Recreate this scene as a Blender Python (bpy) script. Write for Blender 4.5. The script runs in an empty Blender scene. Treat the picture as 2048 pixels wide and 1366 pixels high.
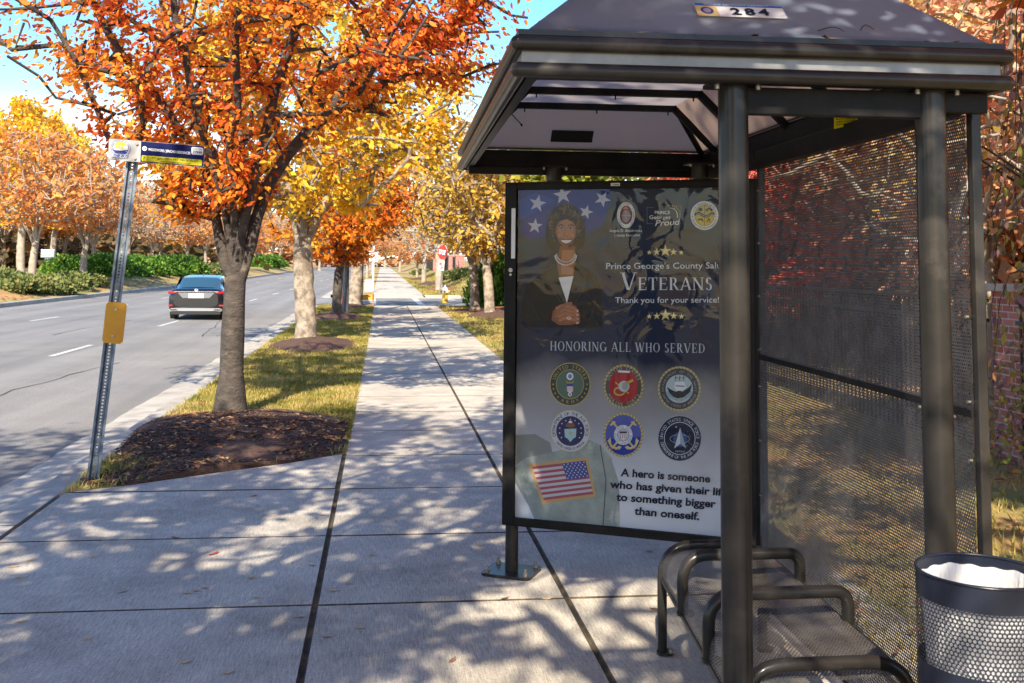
import bpy, math, random
import numpy as np
from mathutils import Vector, Matrix
sin, cos, pi, R_ = math.sin, math.cos, math.pi, math.radians
scene = bpy.context.scene
col = scene.collection
random.seed(3)

# ------------------------------------------------------------------ camera
EYE = 1.70
CF, CPX, CPY, CPI, CRO, CYA = 2111.91, 1019.91, 343.48, 0.085282, -0.010162, 0.119261
_F = Vector((sin(CYA)*cos(CPI), cos(CYA)*cos(CPI), sin(CPI)))
_R = Vector((cos(CYA), -sin(CYA), 0)); _D = _F.cross(_R)
CR = cos(CRO)*_R + sin(CRO)*_D; CD = -sin(CRO)*_R + cos(CRO)*_D
cam = bpy.data.cameras.new('camera'); camo = bpy.data.objects.new('camera', cam); col.objects.link(camo)
m = Matrix((CR, -CD, -_F)).transposed().to_4x4(); m.translation = Vector((0, 0, EYE)); camo.matrix_world = m
cam.sensor_width = 36; cam.lens = 36*CF/2048; cam.shift_x = (1024-CPX)/2048; cam.shift_y = (CPY-683)/2048
cam.clip_start = .05; cam.clip_end = 3000
cam.dof.use_dof = True; cam.dof.focus_distance = 6.5; cam.dof.aperture_fstop = 9
scene.camera = camo
def ray(x, y): return CR*((x-CPX)/CF) + CD*((y-CPY)/CF) + _F
O = Vector((0, 0, EYE))
def G(x, y, z=0.): r = ray(x, y); return O + r*((z-EYE)/r.z)
def D(x, y, Y): r = ray(x, y); return O + r*(Y/r.y)
# ------------------------------------------------------------------ light
SA, SB = .30, 1.28                      # ground shift per metre of height
SUN_EL = math.atan(1/math.hypot(SA, SB)); SUN_AZ = math.atan2(-SA, -SB)   # sun stands behind the camera, a little to the left
w = bpy.data.worlds.new('World'); scene.world = w; w.use_nodes = True
nt = w.node_tree; nt.nodes.clear()
def N(nt, t, **k):
    n = nt.nodes.new(t)
    for a, b in k.items():
        if a in n.inputs: n.inputs[a].default_value = b
        else: setattr(n, a, b)
    return n
sky = N(nt, 'ShaderNodeTexSky', sky_type='NISHITA'); sky.sun_disc = False
sky.sun_elevation = SUN_EL; sky.sun_rotation = SUN_AZ; sky.air_density = 1.0; sky.dust_density = .4; sky.ozone_density = 1.3
tc = N(nt, 'ShaderNodeTexCoord'); sp = N(nt, 'ShaderNodeSeparateXYZ'); nt.links.new(tc.outputs['Generated'], sp.inputs[0])
mp = N(nt, 'ShaderNodeMapping'); mp.inputs['Scale'].default_value = (1, 1, 3.2); nt.links.new(tc.outputs['Generated'], mp.inputs[0])
cn = N(nt, 'ShaderNodeTexNoise', Scale=2.6, Detail=9, Roughness=.6); nt.links.new(mp.outputs[0], cn.inputs['Vector'])
cr = N(nt, 'ShaderNodeMapRange'); cr.inputs[1].default_value = .44; cr.inputs[2].default_value = .60; nt.links.new(cn.outputs[0], cr.inputs[0])
ch = N(nt, 'ShaderNodeMapRange'); ch.inputs[1].default_value = .15; ch.inputs[2].default_value = .085; nt.links.new(sp.outputs[2], ch.inputs[0])
mu = N(nt, 'ShaderNodeMath', operation='MULTIPLY'); nt.links.new(cr.outputs[0], mu.inputs[0]); nt.links.new(ch.outputs[0], mu.inputs[1])
mx = N(nt, 'ShaderNodeMixRGB'); mx.inputs[2].default_value = (4.9, 5.1, 5.5, 1)
hsv = N(nt, 'ShaderNodeHueSaturation', Saturation=1.38, Value=.76)
nt.links.new(mu.outputs[0], mx.inputs[0]); nt.links.new(sky.outputs[0], hsv.inputs['Color']); nt.links.new(hsv.outputs[0], mx.inputs[1])
bg = N(nt, 'ShaderNodeBackground', Strength=.15); nt.links.new(mx.outputs[0], bg.inputs[0])
nt.links.new(bg.outputs[0], N(nt, 'ShaderNodeOutputWorld').inputs[0])
sl = bpy.data.lights.new('sun', 'SUN'); sl.energy = 3.9; sl.angle = R_(.55); sl.color = (1, .89, .73)
so = bpy.data.objects.new('sun', sl); col.objects.link(so)
so.rotation_euler = Vector((SA, SB, -1)).to_track_quat('-Z', 'Y').to_euler()
scene.view_settings.view_transform = 'Standard'; scene.view_settings.look = 'None'
scene.view_settings.exposure = 1.4; scene.view_settings.gamma = 1
scene.render.engine = 'CYCLES'; scene.cycles.transparent_max_bounces = 24; scene.cycles.max_bounces = 8
scene.cycles.caustics_reflective = False; scene.cycles.caustics_refractive = False
scene.cycles.use_denoising = True

# ------------------------------------------------------------------ materials
def mat(name, c1, c2=None, scale=5., rough=.6, metal=0., bump=0., bscale=None, detail=6, stretch=(1, 1, 1),
        c3=None, s3=1., t3=(.5, .7), spec=.5, contrast=(.35, .65), coat=0., trans=0., tcol=None):
    m = bpy.data.materials.new(name); m.use_nodes = True; nt = m.node_tree; b = nt.nodes['Principled BSDF']
    b.inputs['Roughness'].default_value = rough; b.inputs['Metallic'].default_value = metal
    b.inputs['Specular IOR Level'].default_value = spec; b.inputs['Coat Weight'].default_value = coat; b.inputs['Coat Roughness'].default_value = .16
    b.inputs['Base Color'].default_value = (*c1, 1)
    L = nt.links.new
    tc = N(nt, 'ShaderNodeTexCoord'); mp = N(nt, 'ShaderNodeMapping'); mp.inputs['Scale'].default_value = stretch
    L(tc.outputs['Object'], mp.inputs[0])
    if c2:
        n = N(nt, 'ShaderNodeTexNoise', Scale=scale, Detail=detail, Roughness=.62); L(mp.outputs[0], n.inputs['Vector'])
        r = N(nt, 'ShaderNodeMapRange'); r.inputs[1].default_value, r.inputs[2].default_value = contrast; L(n.outputs[0], r.inputs[0])
        mx = N(nt, 'ShaderNodeMixRGB'); mx.inputs[1].default_value = (*c1, 1); mx.inputs[2].default_value = (*c2, 1)
        L(r.outputs[0], mx.inputs[0]); out = mx.outputs[0]
        if c3:
            n3 = N(nt, 'ShaderNodeTexNoise', Scale=s3, Detail=8, Roughness=.65); L(mp.outputs[0], n3.inputs['Vector'])
            r3 = N(nt, 'ShaderNodeMapRange'); r3.inputs[1].default_value, r3.inputs[2].default_value = t3; L(n3.outputs[0], r3.inputs[0])
            m3 = N(nt, 'ShaderNodeMixRGB'); m3.inputs[2].default_value = (*c3, 1); L(r3.outputs[0], m3.inputs[0]); L(out, m3.inputs[1]); out = m3.outputs[0]
        L(out, b.inputs['Base Color'])
    if bump:
        n = N(nt, 'ShaderNodeTexNoise', Scale=bscale or scale*4, Detail=8, Roughness=.65); L(mp.outputs[0], n.inputs['Vector'])
        bp = N(nt, 'ShaderNodeBump', Strength=bump, Distance=.02); L(n.outputs[0], bp.inputs['Height']); L(bp.outputs[0], b.inputs['Normal'])
    if trans:
        t = N(nt, 'ShaderNodeBsdfTranslucent'); s = N(nt, 'ShaderNodeMixShader'); s.inputs[0].default_value = trans
        t.inputs[0].default_value = (*c1, 1)
        if tcol: t.inputs[0].default_value = (*tcol, 1)
        elif c2: L(out, t.inputs[0])
        o = nt.nodes['Material Output']; L(b.outputs[0], s.inputs[1]); L(t.outputs[0], s.inputs[2]); L(s.outputs[0], o.inputs[0])
    return m
def leafmat(name, cols, nscale=.9, nw=.55, trans=.45):
    m = bpy.data.materials.new(name); m.use_nodes = True; nt = m.node_tree; L = nt.links.new; b = nt.nodes['Principled BSDF']
    b.inputs['Roughness'].default_value = .62; b.inputs['Specular IOR Level'].default_value = .2
    g = N(nt, 'ShaderNodeNewGeometry'); tc = N(nt, 'ShaderNodeTexCoord')
    n = N(nt, 'ShaderNodeTexNoise', Scale=nscale, Detail=3); L(tc.outputs['Object'], n.inputs['Vector'])
    r = N(nt, 'ShaderNodeMapRange'); r.inputs[1].default_value = .3; r.inputs[2].default_value = .7; L(n.outputs[0], r.inputs[0])
    mx = N(nt, 'ShaderNodeMix'); mx.inputs[0].default_value = nw; L(g.outputs['Random Per Island'], mx.inputs[2]); L(r.outputs[0], mx.inputs[3])
    cr = N(nt, 'ShaderNodeValToRGB'); cr.color_ramp.interpolation = 'LINEAR'
    while len(cr.color_ramp.elements) < len(cols): cr.color_ramp.elements.new(.5)
    for i, c in enumerate(cols):
        e = cr.color_ramp.elements[i]; e.position = .12+.76*i/(len(cols)-1); e.color = (*c, 1)
    L(mx.outputs[0], cr.inputs[0]); L(cr.outputs[0], b.inputs['Base Color'])
    t = N(nt, 'ShaderNodeBsdfTranslucent'); L(cr.outputs[0], t.inputs[0]); s = N(nt, 'ShaderNodeMixShader'); s.inputs[0].default_value = trans
    L(b.outputs[0], s.inputs[1]); L(t.outputs[0], s.inputs[2]); L(s.outputs[0], nt.nodes['Material Output'].inputs[0])
    return m
def perf(name, pitch, rad, base, rough=.35, metal=.3):
    """sheet steel punched with staggered round holes; the UV map is in metres"""
    m = mat(name, base, tuple(min(1, c*1.9+.01) for c in base), scale=9, rough=rough, metal=metal); nt = m.node_tree; L = nt.links.new
    uv = N(nt, 'ShaderNodeUVMap'); ds = []
    for off in (0, .5):
        mp = N(nt, 'ShaderNodeMapping'); mp.inputs['Scale'].default_value = (1/pitch, 1/(pitch*1.732), 1); mp.inputs['Location'].default_value = (off, off, 0)
        L(uv.outputs[0], mp.inputs[0])
        fr = N(nt, 'ShaderNodeVectorMath', operation='FRACTION'); L(mp.outputs[0], fr.inputs[0])
        sb = N(nt, 'ShaderNodeVectorMath', operation='SUBTRACT'); sb.inputs[1].default_value = (.5, .5, 0); L(fr.outputs[0], sb.inputs[0])
        ml = N(nt, 'ShaderNodeVectorMath', operation='MULTIPLY'); ml.inputs[1].default_value = (1, 1.732, 0); L(sb.outputs[0], ml.inputs[0])
        le = N(nt, 'ShaderNodeVectorMath', operation='LENGTH'); L(ml.outputs[0], le.inputs[0]); ds.append(le)
    mn = N(nt, 'ShaderNodeMath', operation='MINIMUM'); L(ds[0].outputs['Value'], mn.inputs[0]); L(ds[1].outputs['Value'], mn.inputs[1])
    lt = N(nt, 'ShaderNodeMath', operation='LESS_THAN'); lt.inputs[1].default_value = rad; L(mn.outputs[0], lt.inputs[0])
    tr = N(nt, 'ShaderNodeBsdfTransparent'); s = N(nt, 'ShaderNodeMixShader'); L(lt.outputs[0], s.inputs[0])
    L(nt.nodes['Principled BSDF'].outputs[0], s.inputs[1]); L(tr.outputs[0], s.inputs[2]); L(s.outputs[0], nt.nodes['Material Output'].inputs[0])
    return m
_flat = {}
def ink(c, rough=.5):
    k = (tuple(round(x, 4) for x in c), rough)
    if k not in _flat:
        m = bpy.data.materials.new('ink'); m.use_nodes = True; b = m.node_tree.nodes['Principled BSDF']
        b.inputs['Base Color'].default_value = (*c, 1); b.inputs['Roughness'].default_value = rough; b.inputs['Specular IOR Level'].default_value = .12; _flat[k] = m
    return _flat[k]

M = dict(
 steel=mat('dark_bronze_steel', (.014, .013, .012), (.034, .030, .026), scale=3, rough=.36, metal=0., bump=.05, bscale=50, c3=(.12, .10, .085), s3=3.2, t3=(.56, .9), spec=.14, coat=.3),
 steel2=mat('frame_steel', (.010, .010, .010), (.020, .018, .018), scale=6, rough=.4, spec=.08),
 galv=mat('galvanised', (.25, .28, .32), (.42, .45, .48), scale=18, rough=.45, metal=.7, bump=.05),
 galvd=mat('galvanised_channel', (.10, .13, .17), (.22, .26, .31), scale=14, rough=.5, metal=.5),
 bolt=mat('bolt_metal', (.4, .38, .33), (.25, .2, .15), scale=60, rough=.4, metal=.8),
 yellow=mat('yellow_plate', (.62, .30, .008), (.55, .24, .006), scale=5, rough=.55),
 white=mat('white_paint', (.72, .72, .70), (.6, .6, .58), scale=8, rough=.5),
 asphalt=mat('asphalt', (.20, .19, .178), (.265, .252, .235), scale=.7, rough=.9, bump=.35, bscale=120, c3=(.15, .15, .15), s3=.35, t3=(.5, .75), contrast=(.3, .7)),
 kerb=mat('kerb_concrete', (.36, .33, .28), (.48, .45, .39), scale=3, rough=.9, bump=.3, bscale=60, c3=(.22, .19, .15), s3=1.5, t3=(.52, .75)),
 bark=mat('bark', (.11, .085, .06), (.30, .25, .19), scale=3.2, rough=.9, bump=.9, bscale=14, stretch=(2.2, 2.2, .8), c3=(.42, .36, .28), s3=2.4, t3=(.55, .72)),
 barkd=mat('bark_dark', (.040, .032, .026), (.10, .08, .064), scale=7, rough=.92, bump=1.0, bscale=22, stretch=(1, 1, 1.9), c3=(.20, .165, .125), s3=3, t3=(.56, .74)),
 barkl=mat('bark_pale', (.17, .135, .10), (.40, .33, .25), scale=5, rough=.9, bump=1.0, bscale=14, c3=(.14, .10, .07), s3=3.4, t3=(.52, .66), contrast=(.42, .58)),
 mulch=mat('mulch', (.065, .032, .022), (.14, .075, .05), scale=22, rough=.95, bump=1., bscale=70, c3=(.19, .12, .08), s3=9, t3=(.6, .75)),
 mulchr=mat('red_mulch', (.20, .065, .03), (.32, .13, .06), scale=22, rough=.95, bump=1., bscale=60),
 brick=None, asph2=None)
ROADM = M['asphalt']; nt = ROADM.node_tree; b_ = nt.nodes['Principled BSDF']; src = b_.inputs['Base Color'].links[0].from_socket
tc = N(nt, 'ShaderNodeTexCoord'); mp = N(nt, 'ShaderNodeMapping'); mp.inputs['Scale'].default_value = (1.1, .03, 1); nt.links.new(tc.outputs['Object'], mp.inputs[0])
n_ = N(nt, 'ShaderNodeTexNoise', Scale=1, Detail=5, Roughness=.6); nt.links.new(mp.outputs[0], n_.inputs['Vector']); r_ = N(nt, 'ShaderNodeMapRange'); r_.inputs[1].default_value = .35; r_.inputs[2].default_value = .65; r_.inputs[3].default_value = .80; r_.inputs[4].default_value = 1.12
n2_ = N(nt, 'ShaderNodeTexNoise', Scale=55, Detail=3); nt.links.new(tc.outputs['Object'], n2_.inputs['Vector']); r2_ = N(nt, 'ShaderNodeMapRange'); r2_.inputs[1].default_value = .3; r2_.inputs[2].default_value = .7; r2_.inputs[3].default_value = .78; r2_.inputs[4].default_value = 1.2
m_ = N(nt, 'ShaderNodeMath', operation='MULTIPLY'); v_ = N(nt, 'ShaderNodeVectorMath', operation='SCALE'); L_ = nt.links.new
L_(n_.outputs[0], r_.inputs[0]); L_(n2_.outputs[0], r2_.inputs[0]); L_(r_.outputs[0], m_.inputs[0]); L_(r2_.outputs[0], m_.inputs[1]); L_(src, v_.inputs[0]); L_(m_.outputs[0], v_.inputs['Scale']); L_(v_.outputs[0], b_.inputs['Base Color'])
M['lane'] = mat('lane_paint', (.62, .62, .60), (.45, .45, .43), scale=20, rough=.8, bump=.1)
M['fence'] = mat('black_fence_paint', (.012, .012, .014), (.03, .03, .03), scale=10, rough=.4, metal=.2)
M['cap'] = mat('cast_stone', (.45, .38, .30), (.33, .28, .22), scale=8, rough=.9, bump=.3)
# concrete with a broom finish
def concrete():
    m = mat('broomed_concrete', (.50, .45, .365), (.65, .585, .475), scale=2.2, rough=.92, c3=(.33, .295, .24), s3=1.3, t3=(.45, .72), contrast=(.3, .7))
    nt = m.node_tree; L = nt.links.new; b = nt.nodes['Principled BSDF']; tc = N(nt, 'ShaderNodeTexCoord')
    mp = N(nt, 'ShaderNodeMapping'); mp.inputs['Scale'].default_value = (170, 9, 9); mp.inputs['Rotation'].default_value = (0, 0, R_(8)); L(tc.outputs['Object'], mp.inputs[0])
    n = N(nt, 'ShaderNodeTexNoise', Scale=1, Detail=4, Roughness=.7); L(mp.outputs[0], n.inputs['Vector'])
    n2 = N(nt, 'ShaderNodeTexNoise', Scale=70, Detail=6, Roughness=.85); L(tc.outputs['Object'], n2.inputs['Vector'])
    a = N(nt, 'ShaderNodeMath', operation='ADD'); L(n.outputs[0], a.inputs[0]); L(n2.outputs[0], a.inputs[1])
    bp = N(nt, 'ShaderNodeBump', Strength=.42, Distance=.006); L(a.outputs[0], bp.inputs['Height']); L(bp.outputs[0], b.inputs['Normal'])
    # fine dark grain and pitting
    src = b.inputs['Base Color'].links[0].from_socket
    r = N(nt, 'ShaderNodeMapRange'); r.inputs[1].default_value = .75; r.inputs[2].default_value = 1.25; r.inputs[3].default_value = .50; r.inputs[4].default_value = 1.30; L(a.outputs[0], r.inputs[0])
    mm = N(nt, 'ShaderNodeVectorMath', operation='SCALE'); L(src, mm.inputs[0]); L(r.outputs[0], mm.inputs['Scale']); L(mm.outputs[0], b.inputs['Base Color'])
    return m
M['conc'] = concrete(); M['dirt'] = mat('joint_dirt', (.035, .028, .02), (.12, .09, .05), scale=12, rough=1)
def brickmat():
    m = mat('red_brick', (.3, .1, .07), rough=.9); nt = m.node_tree; L = nt.links.new
    tc = N(nt, 'ShaderNodeTexCoord'); sp = N(nt, 'ShaderNodeSeparateXYZ'); L(tc.outputs['Object'], sp.inputs[0])
    a = N(nt, 'ShaderNodeMath', operation='ADD'); L(sp.outputs[0], a.inputs[0]); L(sp.outputs[1], a.inputs[1])
    cb = N(nt, 'ShaderNodeCombineXYZ'); L(a.outputs[0], cb.inputs[0]); L(sp.outputs[2], cb.inputs[1])
    t = N(nt, 'ShaderNodeTexBrick', Scale=1.); t.inputs['Brick Width'].default_value = .17; t.inputs['Row Height'].default_value = .062; t.inputs['Mortar Size'].default_value = .006
    t.inputs['Color1'].default_value = (.30, .075, .055, 1); t.inputs['Color2'].default_value = (.42, .16, .12, 1); t.inputs['Mortar'].default_value = (.42, .36, .32, 1)
    L(cb.outputs[0], t.inputs[0]); L(t.outputs[0], nt.nodes['Principled BSDF'].inputs['Base Color'])
    bp = N(nt, 'ShaderNodeBump', Strength=.5, Distance=.01, invert=True); L(t.outputs['Fac'], bp.inputs['Height']); L(bp.outputs[0], nt.nodes['Principled BSDF'].inputs['Normal'])
    return m
M['brick'] = brickmat()
L_RED = leafmat('leaf_red_orange', [(.34, .04, .018), (.66, .10, .028), (.82, .20, .03), (.88, .30, .035), (.90, .42, .05), (.62, .34, .03)], .8, .5)
L_YEL = leafmat('leaf_yellow', [(.66, .26, .02), (.76, .38, .025), (.85, .52, .035), (.88, .62, .06), (.66, .55, .06)], .7, .5)
L_ORA = leafmat('leaf_orange', [(.50, .15, .05), (.68, .25, .07), (.76, .36, .10), (.76, .48, .14)], .6, .5)
L_PNK = leafmat('leaf_dusty_orange', [(.54, .25, .13), (.66, .36, .19), (.72, .44, .24), (.64, .46, .28)], .5, .4)
L_OCH = leafmat('leaf_ochre', [(.42, .21, .04), (.62, .36, .05), (.76, .50, .08), (.62, .47, .14)], .7, .5)
L_CRI = leafmat('leaf_crimson', [(.42, .05, .04), (.70, .12, .08), (.80, .24, .14), (.80, .42, .22)], .7, .4)
L_MIX = leafmat('leaf_mixed_blush', [(.78, .22, .15), (.88, .38, .24), (.92, .55, .28), (.90, .68, .34), (.75, .66, .28)], .6, .5)
L_GRN = leafmat('leaf_green_gold', [(.10, .18, .025), (.22, .30, .04), (.45, .42, .05), (.6, .5, .06)], .6, .5)
L_HED = leafmat('leaf_hedge', [(.02, .07, .012), (.06, .16, .02), (.15, .28, .035), (.30, .42, .06)], 1.5, .5, .3)
L_JUN = leafmat('leaf_juniper', [(.06, .09, .03), (.13, .17, .05), (.22, .24, .07), (.30, .26, .09)], 1.5, .5, .25)
L_VIN = leafmat('leaf_vine', [(.13, .07, .11), (.26, .15, .18), (.22, .24, .07), (.36, .34, .08), (.62, .28, .12), (.30, .16, .17), (.20, .24, .05)], 1.8, .35, .4)
GRASS = leafmat('grass_blades', [(.13, .15, .025), (.28, .26, .05), (.46, .37, .11), (.62, .48, .2)], 1.6, .6, .35)
LITTER = leafmat('dry_leaves', [(.20, .08, .04), (.42, .22, .09), (.58, .38, .2), (.5, .16, .05)], 2, .2, .2)

# ------------------------------------------------------------------ object helpers
def tag(o, label=None, cat=None, group=None, kind=None):
    if label: o['label'] = label
    if cat: o['category'] = cat
    if group: o['group'] = group
    if kind: o['kind'] = kind
    return o
def empty(name, loc=(0, 0, 0), rz=0, **k):
    o = bpy.data.objects.new(name, None); col.objects.link(o); o.location = loc; o.rotation_euler = (0, 0, rz); o.empty_display_size = .1
    return tag(o, **k)
def copy_tree(o, parent=None):
    c = o.copy(); col.objects.link(c)
    if parent: c.parent = parent
    for ch in o.children: copy_tree(ch, c)
    return c
def wmat(o): return (wmat(o.parent) @ o.matrix_basis) if o.parent else o.matrix_basis.copy()
class MB:
    def __init__(s, smooth=False): s.v = []; s.f = []; s.m = []; s.s = []; s.uv = None; s.mats = []; s.sm = smooth
    def mi(s, m):
        if m is None: return 0
        if m not in s.mats: s.mats.append(m)
        return s.mats.index(m)
    def add(s, V, F, m=None, smooth=None):
        b = len(s.v); s.v += [tuple(v) for v in V]; k = s.mi(m)
        for f in F: s.f.append(tuple(b+i for i in f)); s.m.append(k); s.s.append(s.sm if smooth is None else smooth)
        return s
    def box(s, lo, hi, m=None, T=None):
        x0, y0, z0 = lo; x1, y1, z1 = hi
        V = [Vector(p) for p in ((x0, y0, z0), (x1, y0, z0), (x1, y1, z0), (x0, y1, z0), (x0, y0, z1), (x1, y0, z1), (x1, y1, z1), (x0, y1, z1))]
        if T: V = [T @ v for v in V]
        return s.add(V, [(0, 3, 2, 1), (4, 5, 6, 7), (0, 1, 5, 4), (1, 2, 6, 5), (2, 3, 7, 6), (3, 0, 4, 7)], m, False)
    def tube(s, pts, r, n=12, m=None, cap=True, smooth=True):
        pts = [Vector(p) for p in pts]; k = len(pts); rr = r if isinstance(r, (list, tuple)) else [r]*k
        V = []; up = None
        for i, p in enumerate(pts):
            d = (pts[min(i+1, k-1)]-pts[max(i-1, 0)]).normalized()
            if up is None: up = Vector((0, 0, 1)) if abs(d.z) < .9 else Vector((1, 0, 0))
            a = d.cross(up).normalized(); b = d.cross(a).normalized(); up = -b if (-b).dot(up) > 0 else b
            V += [p + (a*cos(2*pi*j/n)+b*sin(2*pi*j/n))*rr[i] for j in range(n)]
        F = [(i*n+j, i*n+(j+1) % n, (i+1)*n+(j+1) % n, (i+1)*n+j) for i in range(k-1) for j in range(n)]
        s.add(V, F, m, smooth)
        if cap: s.add(V[:n], [tuple(range(n))], m, False); s.add(V[-n:], [tuple(range(n))][::-1], m, False)
        return s
    def prism(s, poly, d, m=None, f=None):
        """poly: list of 3-D points, d: extrusion vector"""
        n = len(poly); P = [Vector(p) for p in poly]; d = Vector(d)
        return s.add(P+[p+d for p in P], [tuple(range(n)), tuple(range(2*n-1, n-1, -1))]+[(i, n+i, n+(i+1) % n, (i+1) % n) for i in range(n)], m, False)
    def grid(s, rows, m=None, smooth=True, closed=False):
        n = len(rows[0]); V = [p for r in rows for p in r]
        F = [(i*n+j, i*n+(j+1) % n, (i+1)*n+(j+1) % n, (i+1)*n+j) for i in range(len(rows)-1) for j in range(n if closed else n-1)]
        return s.add(V, F, m, smooth)
    def build(s, name, m=None, parent=None, world=False, bevel=0, **k):
        me = bpy.data.meshes.new(name); V = s.v
        if world and parent:
            mi = wmat(parent).inverted(); V = [tuple(mi @ Vector(v)) for v in V]
        me.from_pydata(V, [], s.f)
        if m: me.materials.append(m)
        else:
            for q in s.mats: me.materials.append(q)
            me.polygons.foreach_set('material_index', s.m)
        me.polygons.foreach_set('use_smooth', s.s)
        if s.uv:
            u = me.uv_layers.new(name='UVMap'); u.data.foreach_set('uv', [c for f in s.f for i in f for c in s.uv[i]])
        me.update()
        o = bpy.data.objects.new(name, me); col.objects.link(o)
        if parent: o.parent = parent
        if bevel:
            b = o.modifiers.new('bevel', 'BEVEL'); b.width = bevel; b.segments = 2; b.limit_method = 'ANGLE'
        return tag(o, **k)
def fast(name, V, nper, m, parent=None, **k):
    """V: (n*nper,3) array, polygons of nper vertices each"""
    me = bpy.data.meshes.new(name); n = len(V); q = n//nper
    me.vertices.add(n); me.vertices.foreach_set('co', np.asarray(V, np.float32).ravel())
    me.loops.add(n); me.loops.foreach_set('vertex_index', np.arange(n, dtype=np.int32))
    me.polygons.add(q); me.polygons.foreach_set('loop_start', np.arange(0, n, nper, dtype=np.int32)); me.polygons.foreach_set('loop_total', np.full(q, nper, np.int32))
    me.materials.append(m); me.update(calc_edges=True)
    o = bpy.data.objects.new(name, me); col.objects.link(o)
    if parent: o.parent = parent
    return tag(o, **k)
def arc(cx, cy, r, a0, a1, n): return [(cx+r*cos(a0+(a1-a0)*i/n), cy+r*sin(a0+(a1-a0)*i/n)) for i in range(n+1)]
_tc = {}
def text2d(s, bold=0.):
    """flat outline letters of a string: (verts, faces, width), cap height about .73"""
    k = (s, bold)
    if k in _tc: return _tc[k]
    cu = bpy.data.curves.new('t', 'FONT'); cu.body = s; cu.offset = bold; cu.resolution_u = 3
    o = bpy.data.objects.new('t', cu); col.objects.link(o); dg = bpy.context.evaluated_depsgraph_get()
    me = bpy.data.meshes.new_from_object(o.evaluated_get(dg)); V = [(v.co.x, v.co.y) for v in me.vertices]; F = [tuple(p.vertices) for p in me.polygons]
    bpy.data.objects.remove(o); bpy.data.curves.remove(cu); bpy.data.meshes.remove(me)
    w = max([v[0] for v in V] or [0]); _tc[k] = (V, F, w); return _tc[k]
class Art:
    """flat print laid on a plane; f maps picture coordinates (x right, y down) and a layer to 3-D"""
    def __init__(s, f): s.f = f; s.mb = MB(); s.l = 0
    def poly(s, pts, c, layer=None):
        if layer is None: s.l += 1; layer = s.l
        s.mb.add([s.f(x, y, layer) for x, y in pts], [tuple(range(len(pts)))], ink(c) if isinstance(c, tuple) else c); return s
    def line(s, pts, wd, c):
        s.l += 1
        for i in range(len(pts)-1):
            a = Vector(pts[i]); b = Vector(pts[i+1]); d = (b-a); 
            if d.length < 1e-6: continue
            n = Vector((-d.y, d.x)).normalized()*wd/2; e = d.normalized()*wd*.25
            s.mb.add([s.f(p.x, p.y, s.l) for p in (a-n-e, b-n+e, b+n+e, a+n-e)], [(0, 1, 2, 3)], ink(c))
        return s
    def ell(s, cx, cy, rx, ry, c, n=28, rot=0): return s.poly([(cx+rx*cos(t)*cos(rot)-ry*sin(t)*sin(rot), cy+rx*cos(t)*sin(rot)+ry*sin(t)*cos(rot)) for t in [2*pi*i/n for i in range(n)]], c)
    def ring(s, cx, cy, rx, ry, wd, c, n=36):
        s.l += 1
        for i in range(n):
            a, b = 2*pi*i/n, 2*pi*(i+1)/n
            s.poly([(cx+rx*cos(a), cy+ry*sin(a)), (cx+rx*cos(b), cy+ry*sin(b)), (cx+(rx-wd)*cos(b), cy+(ry-wd)*sin(b)), (cx+(rx-wd)*cos(a), cy+(ry-wd)*sin(a))], c, s.l)
        return s
    def star(s, cx, cy, r, c, rot=0., k=.40):
        P = [(cx+(r if i % 2 == 0 else r*k)*sin(rot+i*pi/5), cy-(r if i % 2 == 0 else r*k)*cos(rot+i*pi/5)) for i in range(10)]
        s.l += 1
        for i in range(0, 10, 2): s.poly([(cx, cy), P[i-1], P[i], P[i+1]], c, s.l)
        return s
    def text(s, t, x0, y0, x1, y1, h, c, bold=0., italic=0.):
        """letters from baseline start (x0,y0) to end (x1,y1), cap height h"""
        V, F, w = text2d(t, bold); s.l += 1; d = Vector((x1-x0, y1-y0)); k = d.length/w; d.normalize(); n = Vector((d.y, -d.x)); hh = h/.72
        s.mb.add([s.f(x0+d.x*(v[0]*k+v[1]*italic*hh)+n.x*v[1]*hh, y0+d.y*(v[0]*k+v[1]*italic*hh)+n.y*v[1]*hh, s.l) for v in V], F, ink(c)); return s
    def ringtext(s, t, cx, cy, rx, ry, h, c, a0, a1, inside=False, bold=0.):
        """letters round a ring, from angle a0 to a1 (degrees, clockwise from the top)"""
        s.l += 1; n = len(t)
        for i, chh in enumerate(t):
            if chh == ' ': continue
            a = R_(a0+(a1-a0)*(i+.5)/n); V, F, w = text2d(chh, bold); hh = h/.72
            px, py = cx+rx*sin(a), cy-ry*cos(a)
            up = Vector((sin(a), -cos(a)))*(-1 if inside else 1); rt = Vector((-up.y, up.x))
            s.mb.add([s.f(px+rt.x*(v[0]-w/2)*hh+up.x*v[1]*hh, py+rt.y*(v[0]-w/2)*hh+up.y*v[1]*hh, s.l) for v in V], F, ink(c))
        return s
    def build(s, name, parent, **k): return s.mb.build(name, None, parent, world=True, **k)

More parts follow.
